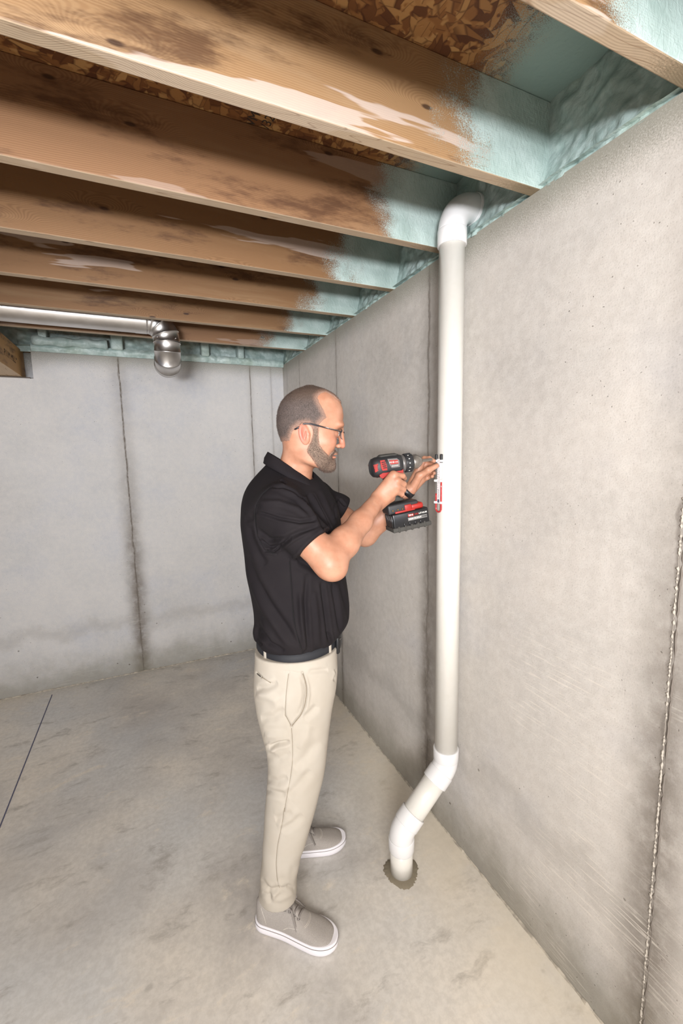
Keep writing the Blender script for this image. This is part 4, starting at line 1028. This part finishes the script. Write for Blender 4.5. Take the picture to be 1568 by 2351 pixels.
# white shirt-tail edge peeping out over the belt is the trouser waistband
wb = []
for a in A:
    wb.append([belt_pt(a, -.004, 1.030), belt_pt(a, -.0012, 1.030), belt_pt(a, -.0012, 1.0435), belt_pt(a, -.004, 1.0435)])
V = [p_ for s_ in wb for p_ in s_]; F = [(i*4+j, ((i+1) % 120)*4+j, ((i+1) % 120)*4+(j+1) % 4, i*4+(j+1) % 4) for i in range(120) for j in range(4)]
mesh('waistband', V, F, m_khaki, trousers)

# ---- shoes
def shoe(heel, ang, side):
    """built along +x from the heel, then turned and set on the floor; side +1: outer side towards the camera"""
    LN = .300; R_ = np.array([[math.cos(ang), -math.sin(ang), 0], [math.sin(ang), math.cos(ang), 0], [0, 0, 1]])
    def T_(P): return (np.asarray(P, float)@R_.T)+np.array([heel[0], heel[1], 0])
    wo = lambda x: prof(x, [(0, .034), (.06, .037), (.12, .039), (.18, .047), (.22, .051), (.30, .051)], .012)*np.sqrt(np.clip(1-(np.clip(np.asarray(x)-.215, 0, .085)/.085)**2.15, 0, 1))*np.sqrt(np.clip(1-(np.clip(.04-np.asarray(x), 0, .04)/.04)**2.4, 0, 1))+.0004
    mid = lambda x: prof(x, [(0, 0), (.1, .0), (.2, .004*side), (.3, .010*side)], .02)
    ht = lambda x: prof(x, [(0, .085), (.01, .110), (.03, .114), (.06, .104), (.10, .102), (.135, .100), (.16, .082), (.20, .064), (.24, .054), (.27, .046), (.29, .034), (.30, .026)], .006)
    def up(G):
        X, Y, Z = G; w = wo(X)-.0012; y = Y-mid(X); h = ht(X)
        k = (np.abs(y/np.maximum(w, .003))**2.6+np.abs(np.clip(Z-.028, 0, 1)/(h-.028))**2.2)**(1/2.3)
        d = (k-1)*np.minimum(w, .03)*.8; d = np.maximum(d, .01-Z); d = np.maximum(np.maximum(d, .002-X), X-.2985)
        return d
    V, Q = nets(up, (-.01, -.065, .0), (.31, .065, .11), .0022); V = relax(V, Q, 1, .4); V[:, 2] = np.maximum(V[:, 2], .008)
    up_o = meshq('shoe_upper', T_(V), Q, m_canvas, person)
    # sole with foxing lip and coloured line
    t_ = np.linspace(0, 1, 110); xs_ = .150-.150*np.cos(np.pi*t_)
    def outline(g, z, tk=0.0):
        lo_ = [(min(max(x, .0005), .2995)+0*g, 0, z) for x in xs_]; pts = []
        for x in xs_: pts.append((x+(g if x > .15 else -g)*abs(x-.15)/.15, mid(x)-max(wo(x)+g, .0003), z))
        for x in xs_[::-1][1:-1]: pts.append((x+(g if x > .15 else -g)*abs(x-.15)/.15, mid(x)+max(wo(x)+g, .0003), z))
        return pts
    zl = lambda p_: p_
    lay = [(-.006, .0), (.001, .0015), (.003, .006), (.0034, .014), (.0030, .0255), (.0022, .0268), (.0024, .0292), (.0022, .0325), (.0006, .0335), (-.003, .033)]
    secs = []
    for g, z in lay:
        o_ = outline(g, z); secs.append(T_([(x, y, zz*(1+.12*(x > .2)*(x-.2)/.1)+(.006*((x-.25)/.05)**2 if x > .25 and zz < .01 else 0)) for x, y, zz in o_]))
    V, F = loft(secs); so = mesh('shoe_sole', V, F, m_rubber, person)
    for (g, z0, z1) in ((.0033, .0262, .0275),):
        a_ = T_([(x, y, zz*(1+.12*(x > .2)*(x-.2)/.1)) for x, y, zz in outline(g, z0)]); a_ = list(a_)+[a_[0]]; P = [a_[0]]
        for q_ in a_[1:]:
            if np.linalg.norm(q_-P[-1]) > .004: P.append(q_)
        V, F = tube(P, .0008, 6, False); mesh('sole_line', V, F, m_line, so)
    def top(x, y):
        w = wo(x)-.0012; h = ht(x); q = np.clip(np.abs((y-mid(x))/w), 0, .995); return .028+(h-.028)*(1-q**2.6)**(1/2.2)
    # stitching along the vamp and heel patch
    for off_ in (0, .004):
        P = [(x, mid(x)+s_*yy, top(x, mid(x)+s_*yy)+.0006) for s_ in (-1, 1) for (x, yy) in ([(.115-off_, .038), (.135-off_, .0375), (.16-off_, .038), (.185-off_, .034), (.197-off_, .022), (.202-off_, .008)][::(1 if s_ < 0 else -1)])]
        P = T_(P); tt = np.linspace(0, len(P)-1, 60); P = np.stack([prof(tt, list(zip(range(len(P)), P[:, i])), .4) for i in range(3)], 1)
        V, F = tube(P, .0006, 5); mesh('stitching', V, F, m_stitch, up_o)
    for s_ in (-1, 1):
        P = T_([(x, mid(x)+s_*yy, top(x, mid(x)+s_*yy)+.0004) for x, yy in ((.03, .026), (.036, .030), (.044, .033), (.052, .0355))]); V, F = tube(P, .0007, 5); mesh('stitching', V, F, m_stitch, up_o)
    # eyelets, crossed laces, bow
    for i, x in enumerate((.118, .135, .152, .168)):
        for s_ in (-1, 1):
            y = mid(x)+s_*(.019-.001*i); c = T_([(x, y, top(x, y)+.0006)])[0]; V, F = lathe([(.0016, .0004), (.0026, .0008), (.0032, 0)], 14)
            mesh('eyelet', [np.array(v)+c for v in V], F, m_steel if i == 0 else m_blk, up_o)
        P = [(x+.002*math.sin(q_*2), mid(x)+.021*q_, top(x, mid(x)+.021*q_)+.0022+.003*(1-q_*q_)) for q_ in np.linspace(-1, 1, 12)]
        P = T_(P); V, F = ribbon(P, np.tile([0, 0, 1.], (12, 1)), .0075, .0014); mesh('lace', V, F, m_lace, up_o)
    def lace(P, w=.0072):
        P = np.array(P, float); tt = np.linspace(0, len(P)-1, 26); P = np.stack([prof(tt, list(zip(range(len(P)), P[:, i])), .35) for i in range(3)], 1)
        Nn = np.tile([.1, -.25*1, 1.], (26, 1)); Nn /= np.linalg.norm(Nn[0]); V, F = ribbon(T_(P), Nn@R_.T, w, .0015); mesh('lace', V, F, m_lace, up_o)
    k = (.120, 0, .116)
    for s_ in (-1, 1):
        lace([k, (.132, s_*.012, .120), (.150, s_*.028, .092), (.165, s_*.040, .058), (.168, s_*.041, .054)])     # loose ends
        lace([k, (.112, s_*.012, .134), (.124, s_*.026, .134), (.146, s_*.028, .110), (.136, s_*.012, .108), k], .0065)   # bow loops
    bt_ = ell; kn = box_bm(-.007, .007, -.006, .006, -.005, .005, .003, 2); o = bobj('lace_knot', kn, m_lace, up_o, True); o.location = T_([k])[0]; o.rotation_euler = (0, 0, ang)
    # tongue
    P = T_([(x, mid(x), top(x, mid(x))+.001) for x in np.linspace(.10, .17, 10)]+[]); V, F = ribbon(P, np.tile([0, 0, 1.], (10, 1)), .032, .0018); mesh('tongue', V, F, m_canvas, up_o)
    V, F = tube(T_([(.064, 0, .085), (.066, 0, .12), (.070, 0, .20)]), .027, 24); mesh('sock', V, F, m_db_sock, person)
    return up_o
sR = shoe((-.106, -.082), math.radians(-22), -1)
sL = shoe((-.052, .172), math.radians(2), 1)

# ---- watch on the left wrist
wd_ = (wrL-elL)/np.linalg.norm(wrL-elL); q = Vector((0, 0, 1)).rotation_difference(Vector(wd_)); wc = wrL-wd_*.004
wt = bpy.data.objects.new('wristwatch', None); COL.objects.link(wt); wt.parent = person
V, F = lathe([(.0255, -.0105), (.0300, -.010), (.0304, 0), (.0300, .010), (.0255, .0105)], 40); V = [np.array(q @ Vector(v))+wc for v in V]; mesh('watch_band', V, F, m_blk, wt)
# case sits on the back of the wrist, away from the camera and down
side = np.cross(wd_, [0, 0, 1.]); side /= np.linalg.norm(side); upv = np.cross(side, wd_); cdir = (side*.75-upv*-.5); cdir /= np.linalg.norm(cdir)
V, F = lathe([(.0001, .0), (.016, .0), (.018, .002), (.018, .008), (.0165, .010), (.0001, .0102)], 28); q2 = Vector((0, 0, 1)).rotation_difference(Vector(cdir))
mesh('watch_case', [np.array(q2 @ Vector(v))+wc+cdir*.0285 for v in V], F, m_blk, wt)
# ------------------------------------------------------------------ cordless drill
m_db = plain('drill_black', rgb(38, 38, 40), .5); m_dg = plain('drill_grey', rgb(112, 108, 106), .4, .4); m_red = plain('drill_red', rgb(158, 34, 26), .45); m_ch = plain('chuck_metal', rgb(150, 144, 138), .35, .85)
m_bat = plain('battery_black', rgb(24, 24, 26), .28); m_dust = plain('dusty_rubber', rgb(64, 62, 58), .8); m_wht = plain('print_white', rgb(225, 222, 216), .6); m_lab = plain('label_grey', rgb(120, 118, 116), .6); m_brs = plain('brass_screw', rgb(150, 110, 60), .4, .8)
dc = L(888, 1069, .0)
drill = thing('cordless_drill', 'red and black cordless drill with large battery held in the right hand', 'drill', tuple(toW(dc)), (0, math.radians(-5), TH))
drill.rotation_mode = 'XYZ'
drill.rotation_euler = (Matrix.Rotation(TH+math.radians(7), 3, 'Z') @ Matrix.Rotation(math.radians(-6), 3, 'Y')).to_euler()
def oval(x, ry, zt_, zb_, n=40, e=2.5):
    out = []
    for k in range(n):
        a = 2*math.pi*k/n; c, s = math.cos(a), math.sin(a); out.append((x, ry*math.copysign(abs(c)**(2/e), c), (zt_+zb_)/2+(zt_-zb_)/2*math.copysign(abs(s)**(2/e), s)))
    return out
V, F = loft([oval(-.0615, .010, .008, -.012), oval(-.060, .020, .020, -.024), oval(-.053, .0285, .029, -.033), oval(-.040, .033, .0335, -.0365), oval(-.02, .0345, .035, -.0375), oval(.01, .0345, .0365, -.037), oval(.035, .0330, .0350, -.035), oval(.048, .031, .032, -.032), oval(.050, .028, .028, -.028)])
body_d = mesh('motor_housing', V, F, m_db, drill)
V, F = loft([oval(-.030, .012, .0355, .025), oval(-.022, .018, .040, .025), oval(.0, .019, .0405, .025), (oval(.03, .019, .0395, .025)), oval(.042, .012, .035, .025)]); mesh('top_grip_strip', V, F, m_dust, drill)
V, F = lathe([(.028, .049), (.0300, .050), (.0300, .060), (.0285, .061)], 44, 'x'); mesh('gear_case_ring', V, F, m_dg, drill)
V, F = lathe([(.020, .060), (.0305, .0605), (.0315, .064), (.0315, .086), (.0300, .090), (.020, .0905)], 44, 'x'); cl = mesh('clutch_collar', V, F, m_db, drill)
for k in range(16):
    a = 2*math.pi*k/16+.1; o = bobj('grip_rib', box_bm(.064, .088, -.0022, .0022, .0305, .0335, .001, 1), m_db, cl); o.rotation_euler = (a, 0, 0)
for k in range(5):
    a = math.pi*.5+(-.9+.45*k); o = bobj('collar_mark', box_bm(.070, .0745, -.0014, .0014, .0332, .0338), m_wht, cl); o.rotation_euler = (a, 0, 0)
V, F = lathe([(.018, .090), (.0255, .0905), (.0262, .095), (.0262, .108), (.0240, .112), (.0185, .122), (.0125, .128), (.0085, .1285), (.0001, .1285)], 44, 'x'); ck = mesh('chuck', V, F, m_ch, drill)
for k in range(3):
    a = 2*math.pi*k/3; o = bobj('chuck_jaw', box_bm(.120, .131, -.0022, .0022, .003, .008, .0008, 1), m_ch, ck); o.rotation_euler = (a, 0, 0)
V, F = lathe([(.0058, .126), (.0058, .168), (.0052, .170), (.0036, .1702), (.0036, .164), (.0001, .164)], 6, 'x'); mesh('hex_bit', V, F, m_ch, drill, False)
# red side panels with vent slots, both sides
for s in (-1, 1):
    def panel(name, pts, y, t_, mat, bev=.0):
        V = [(x, s*y, z) for x, z in pts]+[(x, s*(y+t_), z) for x, z in pts]; n = len(pts)
        F = [tuple(range(n)), tuple(range(n, 2*n))[::-1]]+[(i, i+n, (i+1) % n+n, (i+1) % n) for i in range(n)]
        return mesh(name, V, F, mat, drill, False)
    vp = panel('vent_panel', [(-.034, .022), (-.018, .022), (-.012, .002), (-.012, -.013), (-.029, -.013), (-.033, -.004)], .0305, .0045, m_red)
    for i, z in enumerate((.015, .0085, .002, -.0045)):
        o = bobj('vent_slot', box_bm(-.0300+.0015*i, -.0165+.0012*i, s*.0351-.0007, s*.0351+.0007, z-.0015, z+.0015, .0006, 1), m_blk, vp)
    rp = panel('rear_panel', [(-.0575, .010), (-.041, .012), (-.040, -.010), (-.054, -.016)], .0265, .005, m_red)
    for i in range(3):
        for xx in (-.0555, -.0435): bobj('vent_slot', box_bm(xx, xx+.002, s*.0316-.0006, s*.0316+.0006, .005-.006*i, .0080-.006*i), m_blk, rp)
    pb = panel('name_plate', [(-.008, .024), (.026, .022), (.034, .014), (.034, -.008), (.004, -.008), (-.002, .004)], .0325, .0022, m_dg)
    panel('name_plate_stripe', [(-.003, .019), (.028, .017), (.030, .004), (.002, .004)], .0345, .0006, m_red)
    panel('red_keel', [(-.040, -.026), (-.028, -.021), (.040, -.021), (.046, -.018), (.046, -.032), (.034, -.030), (-.016, -.032), (-.030, -.040), (-.038, -.034)], .0235, .0075, m_red)
text_obj('plate_lettering', 'M18', .0095, m_wht, drill, (.006, -.0354, .0105), (math.radians(90), 0, 0), .0001)
text_obj('plate_lettering', 'FUEL', .0060, m_wht, drill, (.023, -.0354, .010), (math.radians(90), 0, 0), .0001)
text_obj('plate_lettering', 'BRUSHLESS', .0048, m_wht, drill, (.017, -.0350, -.002), (math.radians(90), 0, 0), .0001)
# handle, trigger
def hoval(x, z, rx, ry, n=28):
    return [(x+rx*math.cos(2*math.pi*k/n), ry*math.sin(2*math.pi*k/n), z) for k in range(n)]
V, F = loft([hoval(-.002, -.028, .024, .020), hoval(.000, -.045, .0195, .0165), hoval(.004, -.07, .018, .0155), hoval(.010, -.095, .0185, .016), hoval(.016, -.112, .021, .018), hoval(.022, -.124, .028, .022)]); mesh('grip', V, F, m_dust, drill)
V, F = loft([[(.018, -.007, -.036), (.018, .007, -.036), (.018, .007, -.062), (.018, -.007, -.062)], [(.027, -.006, -.037), (.027, .006, -.037), (.025, .006, -.060), (.025, -.006, -.060)]]); mesh('trigger', V, F, m_red, drill)
# battery foot and pack
BT = Matrix.Translation((-.026, 0, -.014)) @ Matrix.Rotation(math.radians(-3), 4, 'Y') @ Matrix.Diagonal((.92, .94, .95, 1))
def bbox(name, x0, x1, y0, y1, z0, z1, mat, par, bev=.004, seg=3):
    b = box_bm(x0, x1, y0, y1, z0, z1, bev, seg); bmesh.ops.transform(b, matrix=BT, verts=b.verts); return bobj(name, b, mat, par, True)
pk = bbox('battery_pack', .004, .152, -.041, .041, -.224, -.160, m_bat, drill, .007, 4)
ft = bbox('battery_foot', -.006, .118, -.035, .035, -.163, -.126, m_db, drill, .008, 4)
bbox('battery_latch', .085, .136, -.038, .038, -.160, -.138, m_red, drill, .008, 3)
bbox('red_rail', .020, .100, -.0372, .0372, -.162, -.154, m_red, drill, .002, 2)
bbox('red_rail', .060, .088, -.0374, .0374, -.160, -.136, m_red, drill, .003, 2)
for x in (.012, .032, .05): 
    V, F = lathe([(.0001, .002), (.0024, .002), (.0028, 0)], 10); o = mesh('screw', [tuple(BT @ Vector((x+v[0], -.0365-v[2], -.148+v[1]))) for v in V], F, m_brs, ft)
for i in range(6): bbox('battery_rib', .001, .010, -.036+.012*i, -.029+.012*i, -.218, -.165, m_bat, pk, .002, 1)
bbox('battery_bumper', .000, .156, -.043, .043, -.229, -.212, m_dust, pk, .004, 2)
for i in range(5): bbox('bumper_stud', .02+.026*i, .028+.026*i, -.0445, .0445, -.231, -.208, m_dust, pk, .002, 1)
for i in range(4): bbox('bumper_stud', .045+.022*i, .049+.022*i, -.0440, -.0425, -.214, -.200, m_bat, pk, .0005, 1)
bbox('label_plate', .064, .142, -.0422, -.0408, -.196, -.184, m_lab, pk, .0005, 1)
def btext(s_, size, x, z, mat):
    o = text_obj('battery_lettering', s_, size, mat, pk, (0, 0, 0), (0, 0, 0), .0001, .0001)
    o.matrix_local = BT @ Matrix.Translation((x, -.0424, z)) @ Matrix.Rotation(math.radians(90), 4, 'X'); return o
btext('HIGH OUTPUT', .0076, .0925, -.190, m_wht); btext('XC8.0', .0078, .131, -.190, m_bat)
bbox('label_plate', .066, .090, -.0422, -.0408, -.181, -.171, m_red, pk, .0005, 1)
btext('M18', .0090, .078, -.176, m_wht); btext('RED', .0086, .101, -.176, m_red); btext('LITHIUM', .0088, .126, -.176, m_wht)

# ------------------------------------------------------------------ U-tube manometer on the pipe
gp = np.array([PXc, PYc, 0])+np.array([-.985, -.17, 0])*.0555
nrm = np.array([-.985, -.17, 0]); gau = thing('manometer', 'red liquid U-tube gauge fixed to the left side of the white pipe', 'gauge', (gp[0], gp[1], 1.452), (0, 0, math.atan2(nrm[0], -nrm[1])))
# local frame: x across, -y out of the pipe, z up
m_liq = plain('red_liquid', rgb(196, 14, 16), .12, **{'Coat Weight': .6}); m_cap = plain('black_cap', rgb(28, 28, 30), .5); m_card = plain('scale_card', rgb(226, 222, 222), .5); m_clip = plain('white_clip', rgb(248, 248, 246), .3)
t = NT('clear_tube'); m_tube = t.done((.97, .95, .95), .05, **{'Transmission Weight': .85, 'IOR': 1.05, 'Alpha': .22})
WX, RB = .0125, .0125
def utube(zl, zr, n=16):
    return [(-WX, 0, z) for z in np.linspace(zl, 0, 6)[:-1]]+[(-WX*math.cos(a), 0, -RB*math.sin(a)) for a in np.linspace(0, math.pi, n)]+[(WX, 0, z) for z in np.linspace(0, zr, 6)[1:]]
gz = .0
V, F = tube(utube(.185, .185), .0042, 16, False); mesh('glass_tube', V, F, m_tube, gau)
V, F = tube(utube(.055, .100), .0032, 14); mesh('red_liquid', V, F, m_liq, gau)
for s in (-1, 1):
    V, F = lathe([(.0001, .168), (.0048, .168), (.0050, .170), (.0050, .196), (.0044, .1985), (.0001, .1985)], 18); mesh('end_cap', [(x+s*WX, y, z) for x, y, z in V], F, m_cap, gau)
card = bobj('scale_card', box_bm(-.0075, .0075, -.0012, .0012, .018, .182, .0006, 1), m_card, gau)
m_tick = plain('card_print', rgb(70, 70, 96), .7)
for i in range(16):
    z = .07+.0068*i; bobj('scale_mark', box_bm(-.006, -.006+(.007 if i % 4 == 0 else .004), -.00145, -.0012, z, z+.0008), m_tick, card)
for i, s in enumerate(('3', '2', '1', '0')):
    text_obj('scale_number', s, .0065, m_tick, card, (.003, -.0013, .094+.0204*i), (math.radians(90), 0, 0), .0001)
text_obj('card_lettering', 'RadonAway', .0062, m_tick, card, (0, -.0013, .054), (math.radians(90), math.radians(90), 0), .0001)
bobj('card_emblem', box_bm(-.0045, .0045, -.00145, -.0012, .022, .034, .0002, 1), m_tick, card)
for z in (.018, .098, .170):
    for s in (-1, 1): bobj('tube_clip', box_bm(min(s*.0075, s*.0190), max(s*.0075, s*.0190), -.0052, .0046, z, z+.0085, .0012, 2), m_clip, gau)
bobj('mounting_strip', box_bm(-.006, .006, .0012, .0105, .025, .175, .001, 1), m_card, gau)
